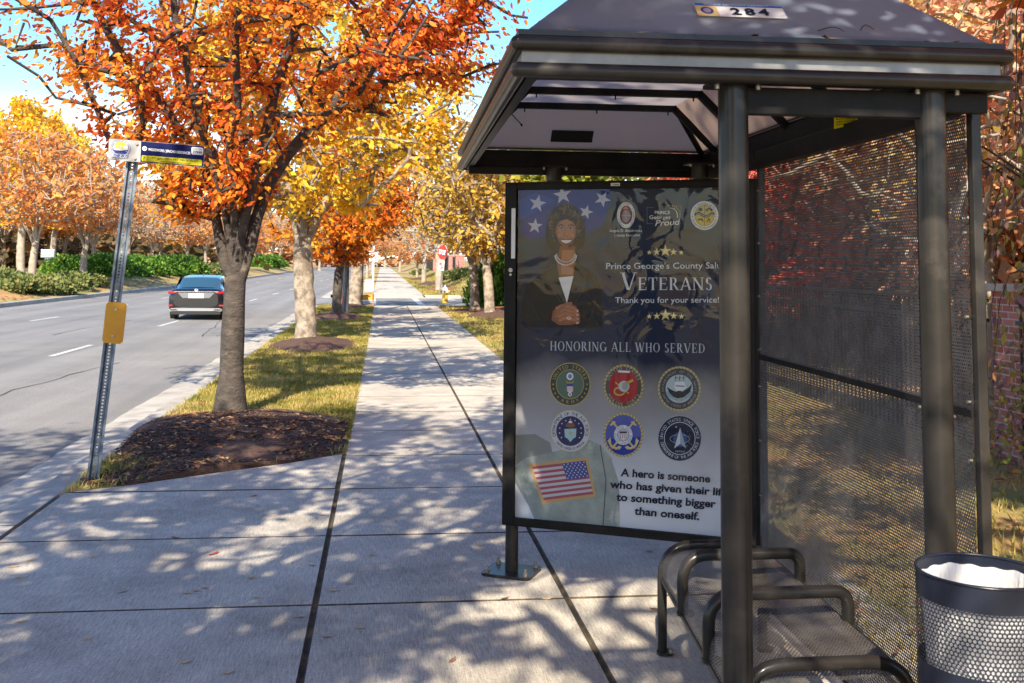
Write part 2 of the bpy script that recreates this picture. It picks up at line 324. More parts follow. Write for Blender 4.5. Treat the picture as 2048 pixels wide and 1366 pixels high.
# serif capitals for the big lines of the poster
def serif(ch):
    """list of polygons on a unit cap height, and the advance width"""
    P = []; T = .15; n = .05; sh = .035
    def bar(x0, y0, x1, y1, w): P.append([(x0-w/2, y0), (x0+w/2, y0), (x1+w/2, y1), (x1-w/2, y1)])
    def ser(x, y, hw=.14): P.append([(x-hw, y), (x+hw, y), (x+hw, y+sh), (x-hw, y+sh)])
    def stem(x, w=T): bar(x, 0, x, 1, w); ser(x, 0); ser(x, 1-sh)
    def bow(cx, cy, rx, ry, a0, a1, tw=T, tn=n, k=14):
        for i in range(k):
            a, b = a0+(a1-a0)*i/k, a0+(a1-a0)*(i+1)/k
            wa, wb = tn+(tw-tn)*abs(cos(a)), tn+(tw-tn)*abs(cos(b))
            P.append([(cx+rx*cos(a), cy+ry*sin(a)), (cx+rx*cos(b), cy+ry*sin(b)), (cx+(rx-wb)*cos(b), cy+(ry-tn)*sin(b)), (cx+(rx-wa)*cos(a), cy+(ry-tn)*sin(a))])
    if ch == 'V': bar(.12, 1, .42, 0, T); bar(.78, 1, .47, 0, n*1.2); ser(.12, 1-sh); ser(.78, 1-sh, .12); w = .88
    elif ch == 'A': bar(.42, 1, .10, 0, n*1.2); bar(.44, 1, .76, 0, T); P.append([(.2, .3), (.68, .3), (.68, .35), (.2, .35)]); ser(.1, 0, .11); ser(.76, 0); w = .88
    elif ch == 'E': stem(.16); [P.append([(.2, y), (x, y), (x, y+n), (.2, y+n)]) for y, x in ((0, .62), (.48, .5), (.95, .6))]; bar(.61, 0, .64, .24, .04); bar(.60, .78, .58, 1, .04); bar(.49, .4, .49, .6, .03); w = .72
    elif ch == 'L': stem(.16); P.append([(.2, 0), (.6, 0), (.6, n), (.2, n)]); bar(.60, 0, .63, .26, .04); w = .68
    elif ch == 'T': stem(.36); P.append([(.04, .95), (.68, .95), (.68, 1), (.04, 1)]); bar(.05, .75, .05, 1, .035); bar(.67, .75, .67, 1, .035); w = .74
    elif ch == 'H': stem(.16); stem(.68); P.append([(.2, .48), (.66, .48), (.66, .53), (.2, .53)]); w = .86
    elif ch == 'I': stem(.16); w = .34
    elif ch == 'N': stem(.13, n*1.2); stem(.73, n*1.2); bar(.13, 1, .73, 0, T); w = .88
    elif ch == 'R': stem(.16); bow(.32, .74, .26, .26, -pi/2, pi/2); bar(.36, .5, .66, 0, T); ser(.68, 0, .1); w = .78
    elif ch == 'D': stem(.16); bow(.30, .5, .48, .5, -pi/2, pi/2, k=20); w = .84
    elif ch == 'O': bow(.42, .5, .4, .51, 0, 2*pi, k=28); w = .86
    elif ch == 'G': bow(.42, .5, .4, .51, .7, 2*pi-.5, k=24); bar(.72, 0.05, .72, .42, T*.9); ser(.72, .42); w = .86
    elif ch == 'S': bow(.30, .74, .22, .26, .5, 3*pi/2, k=12); bow(.30, .25, .24, .27, -pi+.45, pi/2, k=12); w = .60
    elif ch == 'W': bar(.10, 1, .34, 0, T); bar(.58, 1, .36, 0, n*1.2); bar(.56, 1, .80, 0, T); bar(1.06, 1, .83, 0, n*1.2); ser(.1, 1-sh); ser(1.06, 1-sh, .1); w = 1.16
    else: w = .34
    return P, w
def serif_line(art, spec, x0, y0, x1, y1, c, gap=.06):
    """spec: list of (char, cap height)"""
    g = [(serif(ch), h) for ch, h in spec]; tot = sum((p[1]+gap)*h for p, h in g); k = math.hypot(x1-x0, y1-y0)/tot; x = 0; art.l += 1
    dx, dy = (x1-x0)/tot, (y1-y0)/tot
    for (P, wd), h in g:
        for p in P: art.mb.add([art.f(x0+(x+q[0]*h)*dx, y0+(x+q[0]*h)*dy-q[1]*h, art.l) for q in p], [tuple(range(len(p)))], ink(c))
        x += (wd+gap)*h

# ------------------------------------------------------------------ ground
rng = np.random.default_rng(5)
def sm(a, b, x): t = min(1, max(0, (x-a)/(b-a))); return t*t*(3-2*t)
KL = [(-20, -14.3), (40, -13.75), (68, -12.95), (105, -12.7), (160, -13.3), (300, -16), (900, -60)]
def lk(Y): return float(np.interp(Y, [k[0] for k in KL], [k[1] for k in KL]))
def gz(X, Y):
    """height of the land beside the road and path"""
    l = lk(Y)
    if X < l-.15: return .02+.62*sm(l-.2, l-3.2, X)+.05*sin(X*1.3+Y*.4)*sm(l-1, l-3, X)
    if X > 2.3 and Y > 54: return .75*sm(3.4, 6, X)*sm(54, 66, Y)+1.2*sm(8, 20, X)*sm(54, 70, Y)
    if X > 5.6: return .02+.5*sm(6, 16, X)
    return 0.
gm = mat('ground', (.19, .20, .045), (.40, .30, .13), scale=.55, rough=.95, bump=.8, bscale=30, c3=(.50, .26, .09), s3=.35, t3=(.48, .62))
gb = MB(True)
xs = [-400, -200, -120, -80, -60, -45, -35, -28, -23, -20, -18, -17, -16, -15, -14.3, -13.9]
ys = list(np.arange(-20, 130, 2.5))+[140, 160, 190, 230, 300, 500, 900, 2000]
def strip(xsf, ys, dz=0.): return [[(x, y, gz(x, y)+dz) for x in xsf(y)] for y in ys]
gb.grid([[(x, y, gz(x, y)) for x in [lk(y)+(q+13.75) for q in xs]+[lk(y)-.12]] for y in ys])
gb.grid([[(x, y, (-.004 if x > -20 else 0)+gz(x, y)) for x in (2.11, 2.5, 3, 3.6, 4.2, 4.8, 5.4, 6, 7, 8.5, 10, 13, 17, 24, 40, 80, 200, 600)] for y in [q for q in ys if q < 40.5]+[40.7]])
gb.grid([[(x, y, gz(x, y)-.004) for x in (2.09, 2.5, 3, 3.6, 4.2, 4.8, 5.4, 6, 7, 8.5, 10, 13, 17, 24, 40, 80, 200, 600)] for y in [53.4]+[q for q in ys if q > 53.4]])
gb.build('ground', gm, kind='structure')
vb = MB()
PE = lambda x: float(np.interp(x, [-2.27, -2.13, -1.9, -1.26, -.75, -.29], [8.13, 8.2, 8.36, 8.87, 9.2, 9.62]))+.01
vb.grid([[(x, PE(x)+(40.7-PE(x))*t, -.006+.018*(1-((x+1.27)/1.01)**2)*min(1, t*30)) for x in (-2.27, -2.13, -1.9, -1.6, -1.26, -1, -.75, -.5, -.28)] for t in (0, .02, .05, .1, .3, .5, .75, 1)])
vb.grid([[(-2.27, y, -.006), (-1.2, y, .012), (-.44, y, -.006)] for y in [53.4, 60, 80, 120, 200, 400, 900]])
vb.build('verge', gm, kind='structure')
rb = MB()
rb.grid([[(lk(y)-.05, y, -.15), (-8, y, -.11), (-2.9, y, -.15)] for y in ys])
rb.add([(-2.9, 40.7, -.149), (60, 43.2, -.149), (60, 53.4, -.149), (-2.9, 53.4, -.149)], [(0, 1, 2, 3)])
rb.build('road', M['asphalt'], kind='structure')
def band(b, p, q, z, wd):
    p = Vector(p); q = Vector(q); d = (q-p).normalized(); n = Vector((-d.y, d.x, 0))*wd/2
    b.add([(p-n)+Vector((0, 0, z)), (q-n)+Vector((0, 0, z)), (q+n)+Vector((0, 0, z)), (p+n)+Vector((0, 0, z))], [(0, 1, 2, 3)])
mkb = MB()
def rz(x): l = -13.6; return -.11-.04*abs((x+8)/5.3) if x > -8 else -.11-.04*abs((x+8)/5.6)
for k in range(-1, 30):
    y0 = 20.6+k*9.05
    if y0 > 40 and y0 < 44: pass
    band(mkb, (-6.05+.011*(y0-20), y0, 0), (-6.02+.011*(y0-20), y0+2.65, 0), rz(-6)+.006, .12)
    y1 = 31.9+k*9.05-9.05
    band(mkb, (-9.95, y1, 0), (-9.85, y1+2.3, 0), rz(-9.9)+.006, .12)
for a in ([(737.7, 592.6), (750, 592.6), (753, 610.5), (741, 610.5)], [(818.8, 593), (829.5, 593), (852, 611), (839, 611)], [(871, 594), (886, 594), (915, 601), (897, 601)]):
    P = [G(x, y, -.143) for x, y in a]; mkb.add(P, [(0, 1, 2, 3)])
mkb.build('road_marking', M['lane'], kind='structure')
ck = MB(); rc = random.Random(4)
for x, y, n_, dx, dy in ((-9.0, 33.5, 9, .25, .55), (-10.3, 31.5, 6, .3, .6), (-5.0, 14.5, 10, .02, .5), (-4.2, 26, 14, -.05, .7), (-3.6, 9.5, 7, -.12, .35), (-8.2, 20, 9, .3, .35), (-7.6, 26, 8, .05, .8)):
    P = [(x, y)]
    for _ in range(n_): P.append((P[-1][0]+dx+rc.uniform(-.09, .09), P[-1][1]+dy))
    for p_, q_ in zip(P[:-1], P[1:]): band(ck, (*p_, 0), (*q_, 0), rz(p_[0])+.005, rc.uniform(.012, .03))
ck.build('road_crack', mat('crack_dark', (.05, .05, .05), rough=1), kind='structure')
# kerbs and gutter
kb = MB()
def kerb(b, line, wd, z0, z1, r=.02):
    rows = []
    for x, y in line: rows.append([(x, y, z1-r), (x+r, y, z1), (x+wd, y, z1), (x+wd, y, z0), (x, y, z0)])
    b.grid(rows, smooth=False, closed=True)
yk = [-6, 0, 4, 7.2, 10.3, 13.4, 16.5, 19.6, 22.7, 25.8, 29, 32, 35, 37.5]
for i in range(len(yk)-1):
    kerb(kb, [(-2.44-.06, yk[i]+.008), (-2.44-.06, yk[i+1]-.008)], .22, -.3, .002)
kerb(kb, [(-2.5, 37.51), (-2.5, 40.75)], .22, -.3, .0); kerb(kb, [(-2.5, 53.4)]+[(-2.5, y) for y in (70, 90, 120, 160, 250, 500, 900)], .22, -.3, .002)
lkb = [(lk(y)-.16, y) for y in ys]
rows = [[(x-.04, y, -.2), (x-.04, y, .015), (x+.13, y, .015), (x+.15, y, -.005), (x+.17, y, -.2)] for x, y in lkb]; kb.grid(rows, smooth=False)
kb.box((2.2, 40.7, -.2), (40, 40.9, 0.0)); kb.box((2.3, 53.2, -.2), (40, 53.4, 0.01)); kb.box((-2.28, 40.7, -.2), (-.5, 40.88, .0)); kb.box((-2.28, 53.25, -.2), (-.64, 53.42, .0))
kb.build('kerb', M['kerb'], kind='structure')
gu = MB()
for i in range(len(yk)-1):
    a, b_ = yk[i]+.006, yk[i+1]-.006; j = .03
    gu.grid([[(-2.5, y, -.120), (-3.0+random.uniform(-j, j), y, -.143)] for y in np.linspace(a, b_, 9)], smooth=False)
gu.grid([[(-2.5, y, -.12), (-3.0, y, -.1435)] for y in [53.4, 80, 160, 400, 900]])
gu.build('gutter', M['kerb'], kind='structure')
# pavement: separate slabs with open joints over a dark bed
sb = MB(); JY = [-6, -4.0, -2.65, -1.3, .05, 1.4, 2.75, 4.12, 5.46, 6.79, 8.15, 9.5]+[9.5+1.36*i for i in range(1, 23)]+[40.78]
def slab(P, g=.006, z=0., d=.06):
    """bevelled slab with the given outline (counter-clockwise) in the ground plane"""
    P = [Vector((*p, 0)) for p in P]; c = sum(P, Vector())/len(P); n = len(P)
    def ins(t): return [p+(c-p).normalized()*t*1.42 for p in P]
    A, B = ins(g+.008), ins(g); dz = random.uniform(-.0015, .0015)+z
    V = [(p.x, p.y, dz) for p in A]+[(p.x, p.y, dz-.008) for p in B]+[(p.x, p.y, dz-d) for p in B]
    sb.add(V, [tuple(range(n))], M['conc']); sb.add(V, [(i, n+i, n+(i+1) % n, (i+1) % n) for i in range(n)]+[(n+i, 2*n+i, 2*n+(i+1) % n, n+(i+1) % n) for i in range(n)], M['dirt'])
for i in range(len(JY)-1):
    a, b_ = JY[i], JY[i+1]; 
    slab([(-.291, a), (.966, a), (.966, b_), (-.291, b_)]); slab([(.970, a), (2.12, a), (2.12, b_), (.970, b_)], .007)
    if b_ < 8.2: slab([(-2.26, a), (-.295, a), (-.295, b_), (-2.26, b_)])
slab([(-2.24, 8.17), (-.30, 8.17), (-.30, 9.60), (-.75, 9.19), (-1.26, 8.86), (-1.89, 8.36)])
sb.add([(-.62, 52.9, -.147), (2.3, 52.9, -.147), (2.12, 55.4, .0), (-.45, 55.4, .0)], [(0, 1, 2, 3)], M['conc']); sb.add([(-.45, 40.6, 0), (2.2, 40.6, 0), (2.2, 41.7, -.147), (-.5, 41.7, -.147)], [(0, 1, 2, 3)], M['conc'])
for y0 in np.arange(55.4, 130, 3.1): slab([(-.45, y0), (2.1, y0), (2.1, y0+3.08), (-.45, y0+3.08)], .01)
slab([(-.45, 130), (2.1, 130), (2.1, 400), (-.45, 400)], .01)
slab([(2.13, 1.2), (2.55, 1.2), (2.55, 5.9), (2.13, 5.9)])
sb.build('sidewalk', None, kind='structure')
bd = MB(); bd.box((-2.27, -6, -.08), (2.11, 8.1, -.012)); bd.box((-.32, 8.1, -.08), (2.11, 40.7, -.012)); bd.box((-.44, 55.4, -.2), (2.09, 400, -.035))
bd.build('joint_bed', M['dirt'], kind='structure')

# mulch mounds
def mound(name, cx, cy, rx, ry, h, m, clip=None):
    b = MB(True); rows = []
    for i in range(15):
        t = i/14; rr = []
        for j in range(48):
            a = 2*pi*j/48; w_ = 1+.09*sin(3*a+cx)+.06*sin(7*a+cy); x = cx+rx*t*w_*cos(a); y = cy+ry*t*w_*sin(a)
            z = h*(1-t*t)**1.5+.012+random.uniform(-.011, .011)*(h > .05)
            if clip: x = min(clip[1], max(clip[0], x)); 
            if clip and y < clip[2](x): y = clip[2](x)
            if i == 14: z = -.02
            rr.append((x, y, z))
        rows.append(rr)
    b.grid(rows, closed=True); return b.build(name, m, kind='structure')
padedge = lambda x: float(np.interp(x, [-2.27, -2.13, -1.9, -1.26, -.75, -.29], [8.13, 8.2, 8.36, 8.87, 9.2, 9.62]))+.01
mound('mulch_mound', -1.45, 10.6, 1.35, 1.75, .16, M['mulch'], (-2.26, -.30, padedge))
mound('mulch_mound', -1.5, 9.2, .95, 1.0, .045, M['mulch'], (-2.26, -.30, padedge))
mound('mulch_mound', -1.3, 21.4, .95, 1.9, .16, M['mulch'], (-2.26, -.28, padedge))
mound('mulch_mound', -1.3, 32.0, .95, 2.2, .15, M['mulch'], (-2.26, -.28, padedge))
mound('mulch_mound', -1.1, 39, .8, 1.6, .12, M['mulch'], (-2.26, -.28, padedge))
mound('mulch_mound', 3.55, 33.2, .9, 1.8, .2, M['mulch']); mound('mulch_mound', 4.4, 36.5, 2.1, 3.0, .14, M['mulchr'])
mound('mulch_mound', 5.6, 63, 3, 5, .25, M['mulchr'])
for y in (76, 95): mound('mulch_mound', 3.3, y, .9, 2.4, .25, M['mulch'])
def chips(name, n, fx, size, m, lab=None):
    V = np.zeros((n, 4, 3)); 
    for i in range(n):
        x, y, z = fx(); a = random.random()*pi; l = size*random.uniform(.5, 1.4); q = l*random.uniform(.25, .5); t = random.uniform(-.4, .4)
        ca, sa = cos(a), sin(a)
        for k, (u, v, h) in enumerate(((-l/2, 0, 0), (0, -q/2, .15*l), (l/2, 0, t*l*.4), (0, q/2, .1*l))): V[i, k] = (x+u*ca-v*sa, y+u*sa+v*ca, z+max(0, h)+.003)
    return fast(name, V.reshape(-1, 3), 4, m, kind='stuff')
def inmound():
    while True:
        x = random.uniform(-2.26, -.3); y = random.uniform(8.2, 12.6)
        t = math.hypot((x+1.45)/1.35, (y-10.6)/1.75)
        t2 = math.hypot((x+1.5)/.95, (y-9.2)/1.0)
        if y > padedge(x)+.015 and (t < 1 or t2 < 1.05): return x, y, max(.16*(1-t*t)**1.5 if t < 1 else 0, .045*(1-t2*t2)**1.5 if t2 < 1 else 0)+.012
chips('mulch_chips', 15000, inmound, .035, mat('bark_chips', (.075, .042, .03), (.16, .10, .07), scale=30, rough=.95))
chips('leaf_litter', 900, inmound, .075, LITTER)
chips('verge_litter', 2200, lambda: (random.uniform(-2.2, -.3), 10+30*random.random()**1.4, .03), .07, LITTER)
chips('median_litter', 9000, lambda: (lambda x, y: (x, y, gz(x, y)+.02))(random.uniform(-22, -13.95), random.uniform(30, 95)), .16, leafmat('median_leaves', [(.38, .13, .04), (.62, .30, .08), (.72, .42, .16), (.6, .22, .06)], 1, .3, .2))
chips('lawn_litter', 3500, lambda: (lambda x, y: (x, y, gz(x, y)+.03))(random.uniform(2.2, 9), random.uniform(3.5, 39)), .09, LITTER)
chips('hill_litter', 3000, lambda: (lambda x, y: (x, y, gz(x, y)+.03))(random.uniform(2.3, 12), random.uniform(54, 110)), .15, LITTER)
# grass blades
def grass(name, n, fx, h):
    P = np.array([fx() for _ in range(n)]); a = rng.random(n)*2*pi; hh = h*(.4+rng.random(n)); wd = .004+.0011*np.hypot(P[:, 0], P[:, 1])*.35
    lx, ly = (rng.random(n)-.5)*hh*1.5, (rng.random(n)-.5)*hh*1.5; V = np.zeros((n, 3, 3))
    V[:, 0] = P+np.stack([-np.cos(a)*wd, -np.sin(a)*wd, np.zeros(n)], 1); V[:, 1] = P+np.stack([np.cos(a)*wd, np.sin(a)*wd, np.zeros(n)], 1)
    V[:, 2] = P+np.stack([lx, ly, hh], 1)
    return fast(name, V.reshape(-1, 3), 3, GRASS, kind='stuff')
def vg():
    while True:
        x = random.uniform(-2.27, -.27); y = 8.15+32.4*random.random()**1.7
        for cx, cy, rx, ry in ((-1.45, 10.6, 1.25, 1.6), (-1.3, 21.4, .85, 1.7), (-1.3, 32, .85, 2.0)):
            if ((x-cx)/rx)**2+((y-cy)/ry)**2 < 1+random.uniform(-.25, .1): break
        else:
            if y > padedge(x)+(.45 if random.random() < .93 else 0): return x, y, 0.
grass('verge_grass', 75000, vg, .055)
def rg():
    y = 3.5+37*random.random()**1.5; return 2.13+(7.5)*random.random(), y, gz(3, y)
grass('lawn_grass', 60000, rg, .06)
def fg(): y = 53.5+50*random.random()**1.3; x = 2.15+7*random.random(); return x, y, gz(x, y)
grass('hill_grass', 16000, fg, .08)

# fallen leaves on the pavement, one by one
lp = MB(); lp.add([(-.5, 0, .02), (-.2, -.2, .0), (.1, -.19, .03), (.5, 0, .12), (.1, .17, .04), (-.22, .18, .01), (-.72, .03, .03)], [(0, 1, 2, 3), (0, 3, 4, 5), (6, 0, 1)])
TAN = mat('tan_leaf', (.42, .27, .14), (.55, .40, .24), scale=6, rough=.8); REDL = mat('red_leaf', (.42, .07, .04), (.3, .05, .03), scale=6, rough=.7); BRL = mat('brown_leaf', (.16, .07, .04), (.26, .13, .07), scale=6, rough=.8)
protos = [lp.build('fallen_leaf', q) for q in (TAN, REDL, BRL)]
spots = [(428, 1107, 1, .085, 'bright red fallen leaf in a sunny patch on the left concrete pad'), (352, 1076, 2, .075, 'dark brown fallen leaf lying across the nearer pad joint'), (508, 992, 1, .06, 'pale orange fallen leaf on the dark slab near the mulch')]
for px, py in [(28, 1133), (60, 1120), (125, 1050), (175, 1277), (188, 1114), (248, 1182), (375, 1186), (393, 1181), (410, 1175), (504, 1155), (515, 1195), (505, 1155), (600, 1233), (625, 1130), (655, 1272), (667, 1180), (42, 1243), (370, 1324), (745, 1110), (700, 1166), (648, 1030), (590, 965), (563, 945), (530, 935), (40, 1155), (455, 1345), (720, 1255)]: spots.append((px, py, 0, .06, None))
for px, py in [(1010, 1196), (1095, 1197), (1300, 1103), (1310, 1218), (1380, 1255), (880, 1010), (820, 900), (960, 1090), (905, 1320)]: spots.append((px, py, random.choice((0, 2)), .055, 'b'))
first = [True]*3; LBL = []
ORD = ['first', 'second', 'third', 'fourth', 'fifth', 'sixth', 'seventh', 'eighth', 'ninth', 'tenth', 'eleventh', 'twelfth', 'thirteenth']
for i, (px, py, k, s, lab) in enumerate(spots):
    o = protos[k] if first[k] else protos[k].copy()
    if not first[k]: col.objects.link(o)
    first[k] = False; p = G(px, py, .004); o.location = p; o.scale = (s, s, s); o.rotation_euler = (random.uniform(-.15, .15), random.uniform(-.1, .1), random.uniform(-.9, .9))
    LBL.append((o, p, k, lab)); continue
    if lab is None: tag(o, 'small dry tan leaf lying on the pale concrete left of the bus shelter', 'leaf', 'dry tan leaves on the concrete slabs')
    elif lab == 'b': tag(o, 'small dry leaf on the concrete close to the poster frame and bench', 'leaf', 'dry leaves on the path by the shelter')
    else: tag(o, lab, 'leaf')

bins = {}
for o, p, k, lab in LBL:
    if lab and lab != 'b': tag(o, lab, 'leaf', 'fallen leaves on the concrete'); continue
    row_ = sum(1 for j in JY if j < p.y); side = 'the left pad' if p.x < -.29 else ('left path half' if p.x < .97 else 'right path half')
    bins.setdefault((row_, side), []).append((p.x, o, k))
rows_ = sorted({k[0] for k in bins})
for (row_, side), L__ in bins.items():
    L__.sort(key=lambda q: q[0]); rn_ = 'nearest slab row' if row_ == rows_[0] else ORD[rows_.index(row_)]+' slab row'
    for i, (x, o, k) in enumerate(L__):
        c_ = ['tan', 'reddish', 'brown'][k]; w_ = 'only' if len(L__) == 1 else ORD[i]
        tag(o, f'{c_} leaf, {w_} '+('one' if w_ == 'only' else 'from left')+f' on {side}, {rn_}', 'leaf', 'fallen leaves on the concrete')
# ================================================================== bus shelter
S = empty('bus_shelter', (1.03, 3.02, 0), -.0218, label='dark bronze steel bus shelter with hipped roof numbered 284 and perforated side screen', cat='bus shelter')
ST = M['steel']
def flange(b, x, y, z=0., a=.16, t=.012, m=None):
    b.box((x-a/2, y-a/2, z), (x+a/2, y+a/2, z+t), m)
def panel_back(px):
    pa_, pb_ = Vector((.68, 5.90, 0)), Vector((1.93, 5.28, 0)); d_ = (pb_-pa_).normalized(); n_ = Vector((d_.y, -d_.x, 0)); r_ = ray(px, 345); p0_ = pa_-n_*.045
    q_ = O+r_*((p0_-O).dot(n_)/r_.dot(n_)); return S.matrix_basis.inverted() @ Vector((q_.x, q_.y, 0))
bpy.context.view_layer.update(); S.matrix_basis = Matrix.Translation((1.03, 3.02, 0)) @ Matrix.Rotation(-.0218, 4, 'Z')
q1, q2 = panel_back(1108), panel_back(1400)
for x, y, h in ((0, 0, 2.235), (.615, 0, 2.235), (q1.x, q1.y, 2.235), (q2.x, q2.y, 2.235)):
    zb_ = 0. if y < 1 else 2.147
    b = MB(True); b.tube([(x, y, zb_), (x, y, h)], .0445, 32); p = b.build('pole', ST, S)
    b = MB(); flange(b, x, y, zb_+.002, .16 if y < 1 else .088, .012 if y < 1 else .006); b.build('base_plate', ST, p)
    b = MB(); b.box((x-.075, y-.06, h-.008), (x+.075, y+.06, h+.004)); b.build('mounting_plate', M['steel2'], p)
    for dx in (-.062, .062): b = MB(); b.tube([(x+dx, y-.045, h-.022), (x+dx, y-.045, h)], .008, 6); b.build('bolt', M['bolt'], p)
X0, X1, Y0, Y1, ZL, ZU = -.655, .812, -.085, 3.02, 2.247, 2.325
def rails(z, r=.0225):
    b = MB(True); c = .0
    for p, q in (((X0, Y0), (X1, Y0)), ((X1, Y0), (X1, Y1)), ((X1, Y1), (X0, Y1)), ((X0, Y1), (X0, Y0))): b.tube([(p[0], p[1], z), (q[0], q[1], z)], r, 20)
    for p in ((X0, Y0), (X1, Y0), (X1, Y1), (X0, Y1)):
        rows = [[(p[0]+r*sin(t)*cos(a), p[1]+r*sin(t)*sin(a), z+r*cos(t)) for a in [2*pi*i/16 for i in range(16)]] for t in [pi*i/8 for i in range(9)]]; b.grid(rows, closed=True)
    return b.build('eave_rail', ST, S)
rails(ZL); rails(ZU)
def ringbox(name, e, z0, z1, t, m):
    b = MB(); x0, x1, y0, y1 = X0+e, X1-e, Y0+e, Y1-e
    b.box((x0, y0, z0), (x1, y0+t, z1)); b.box((x0, y1-t, z0), (x1, y1, z1)); b.box((x0, y0+t+.0005, z0), (x0+t, y1-t-.0005, z1)); b.box((x1-t, y0+t+.0005, z0), (x1, y1-t-.0005, z1))
    return b.build(name, m, S)
ringbox('fascia', .012, ZL-.012, ZU+.01, .012, mat('fascia_metal', (.16, .16, .15), (.26, .25, .24), scale=6, rough=.4, metal=.4))
ringbox('inner_beam', .030, ZL-.018, ZL+.088, .03, M['steel2'])
ringbox('top_flange', -.0, ZU+.024, ZU+.040, .06, ST)
# header beam and long beams carried by the poles
b = MB(); b.box((.03, -.02, 2.145), (.585, .02, 2.226)); b.box((.645, -.018, 2.165), (.79, .018, 2.226)); b.build('header_beam', M['steel2'], S, bevel=.004)
b = MB(); b.box((.69, .03, 2.16), (.73, 2.80, 2.2385)); b.build('side_beam', M['steel2'], S, bevel=.004)
b = MB(); b.box((-.62, 2.83, 2.19), (.77, 2.87, 2.2315)); b.build('rear_beam', M['steel2'], S, bevel=.004)
# hipped roof: four sloping sheets and a flat top of smoked sheet
ROOF = mat('smoked_roof_sheet', (.12, .145, .20), (.20, .235, .31), scale=2.2, rough=.38, bump=.06, bscale=50, c3=(.40, .40, .42), s3=6.5, t3=(.55, .75), trans=.5, tcol=(.85, .78, .72))
zt, ins = 2.60, .26; xi0, xi1, yi0, yi1 = X0+.02, X1-.02, Y0+.02, Y1-.02; zb = ZU+.035
tx0, tx1, ty0, ty1 = xi0+ins, xi1-ins, yi0+ins, yi1-ins; th = Vector((0, 0, .006))
def sheet(P, name='roof_panel', m=ROOF, **k): b = MB(); b.add(P, [(0, 1, 2, 3)]); return b.build(name, m, S, **k)
sheet([(xi0, yi0, zb), (xi1, yi0, zb), (tx1, ty0, zt), (tx0, ty0, zt)])
sheet([(xi1, yi1, zb), (xi0, yi1, zb), (tx0, ty1, zt), (tx1, ty1, zt)])
sheet([(xi0, yi1, zb), (xi0, yi0, zb), (tx0, ty0, zt), (tx0, ty1, zt)])
sheet([(xi1, yi0, zb), (xi1, yi1, zb), (tx1, ty1, zt), (tx1, ty0, zt)])
sheet([(tx0, ty0, zt), (tx1, ty0, zt), (tx1, ty1, zt), (tx0, ty1, zt)], 'roof_top')
LIN = mat('roof_lining', (.60, .47, .38), (.68, .55, .46), scale=3, rough=.7, stretch=(1, .2, 1), trans=.6, tcol=(.92, .74, .60))
dn = Vector((0, 0, -.016))
def lin(P, name='roof_lining', m=None):
    b = MB(); b.add([Vector(p)+dn for p in P], [(0, 1, 2, 3)]); return b.build(name, m or LIN, S)
lin([(xi1-.03, yi1-.03, zb), (xi0+.03, yi1-.03, zb), (tx0, ty1, zt), (tx1, ty1, zt)])
lin([(xi0+.03, yi1-.03, zb), (xi0+.03, yi0+.03, zb), (tx0, ty0, zt), (tx0, ty1, zt)]); lin([(xi1-.03, yi0+.03, zb), (xi1-.03, yi1-.03, zb), (tx1, ty1, zt), (tx1, ty0, zt)])
lin([(tx0, ty0, zt), (tx1, ty0, zt), (tx1, ty1, zt), (tx0, ty1, zt)], m=mat('top_lining', (.40, .38, .42), (.52, .50, .54), scale=3, rough=.6, trans=.6, tcol=(.8, .78, .8)))
# ribs
def rib(y, h=.02):
    pr = [(xi0+.03, zb-.03), (tx0+.01, zt-.035), (tx1-.01, zt-.035), (xi1-.03, zb-.03)]; b = MB()
    for (xa, za), (xb, zb_) in zip(pr[:-1], pr[1:]):
        d = Vector((xb-xa, 0, zb_-za)).normalized(); n = Vector((-d.z, 0, d.x))*.017
        A, B = Vector((xa, y-h, za))-d*.012, Vector((xb, y-h, zb_))+d*.012
        b.prism([A-n, B-n, B+n, A+n], (0, 2*h, 0))
    r = b.build('roof_rib', M['steel2'], S)
    for x in (tx0+.05, (tx0+tx1)/2, tx1-.05): b = MB(); b.tube([(x, y-h-.006, zt-.075), (x, y-h-.006, zt-.05)], .004, 6); b.build('clip', M['steel2'], r)
for y in (.45, 1.02, 1.60, 2.2): rib(y)
rib(ty1-.02, .016)
# hip rafters at the rear and front corners
for (a, c) in (((xi0+.03, yi1-.03), (tx0, ty1-.03)), ((xi1-.03, yi1-.03), (tx1, ty1-.03)), ((xi0+.03, yi0+.03), (tx0, ty0)), ((xi1-.03, yi0+.03), (tx1, ty0))):
    b = MB(True); b.tube([(a[0], a[1], zb-.04), (c[0], c[1], zt-.04)], .017, 8); b.build('hip_rafter', M['steel2'], S)
b = MB(); b.box((-.02, 0, 0), (.22, .004, .085)); vv = b.build('roof_vent', mat('vent_black', (.004, .004, .004), rough=.8), S)
sl_ = math.atan2(zt-zb, ins); vv.location = (-.12, yi1-.125, zb+.10); vv.rotation_euler = (R_(90)-sl_-R_(0), 0, 0); vv.rotation_euler = (sl_-pi/2+pi/2-R_(45), 0, 0)
# position the vent parallel to the rear slope, just under its lining
vv.rotation_euler = (R_(90)-sl_, 0, 0); vv.location = (-.13, yi1-.035-.05, zb+.028)
b = MB(); b.tube([(-.42, ty1+.02, zt-.05), (-.34, ty1-.02, zt-.14)], .003, 6); b.tube([(-.34, ty1-.02, zt-.14), (-.338, ty1-.022, zt-.15)], .006, 6); b.build('hanging_wire', M['steel2'], S)
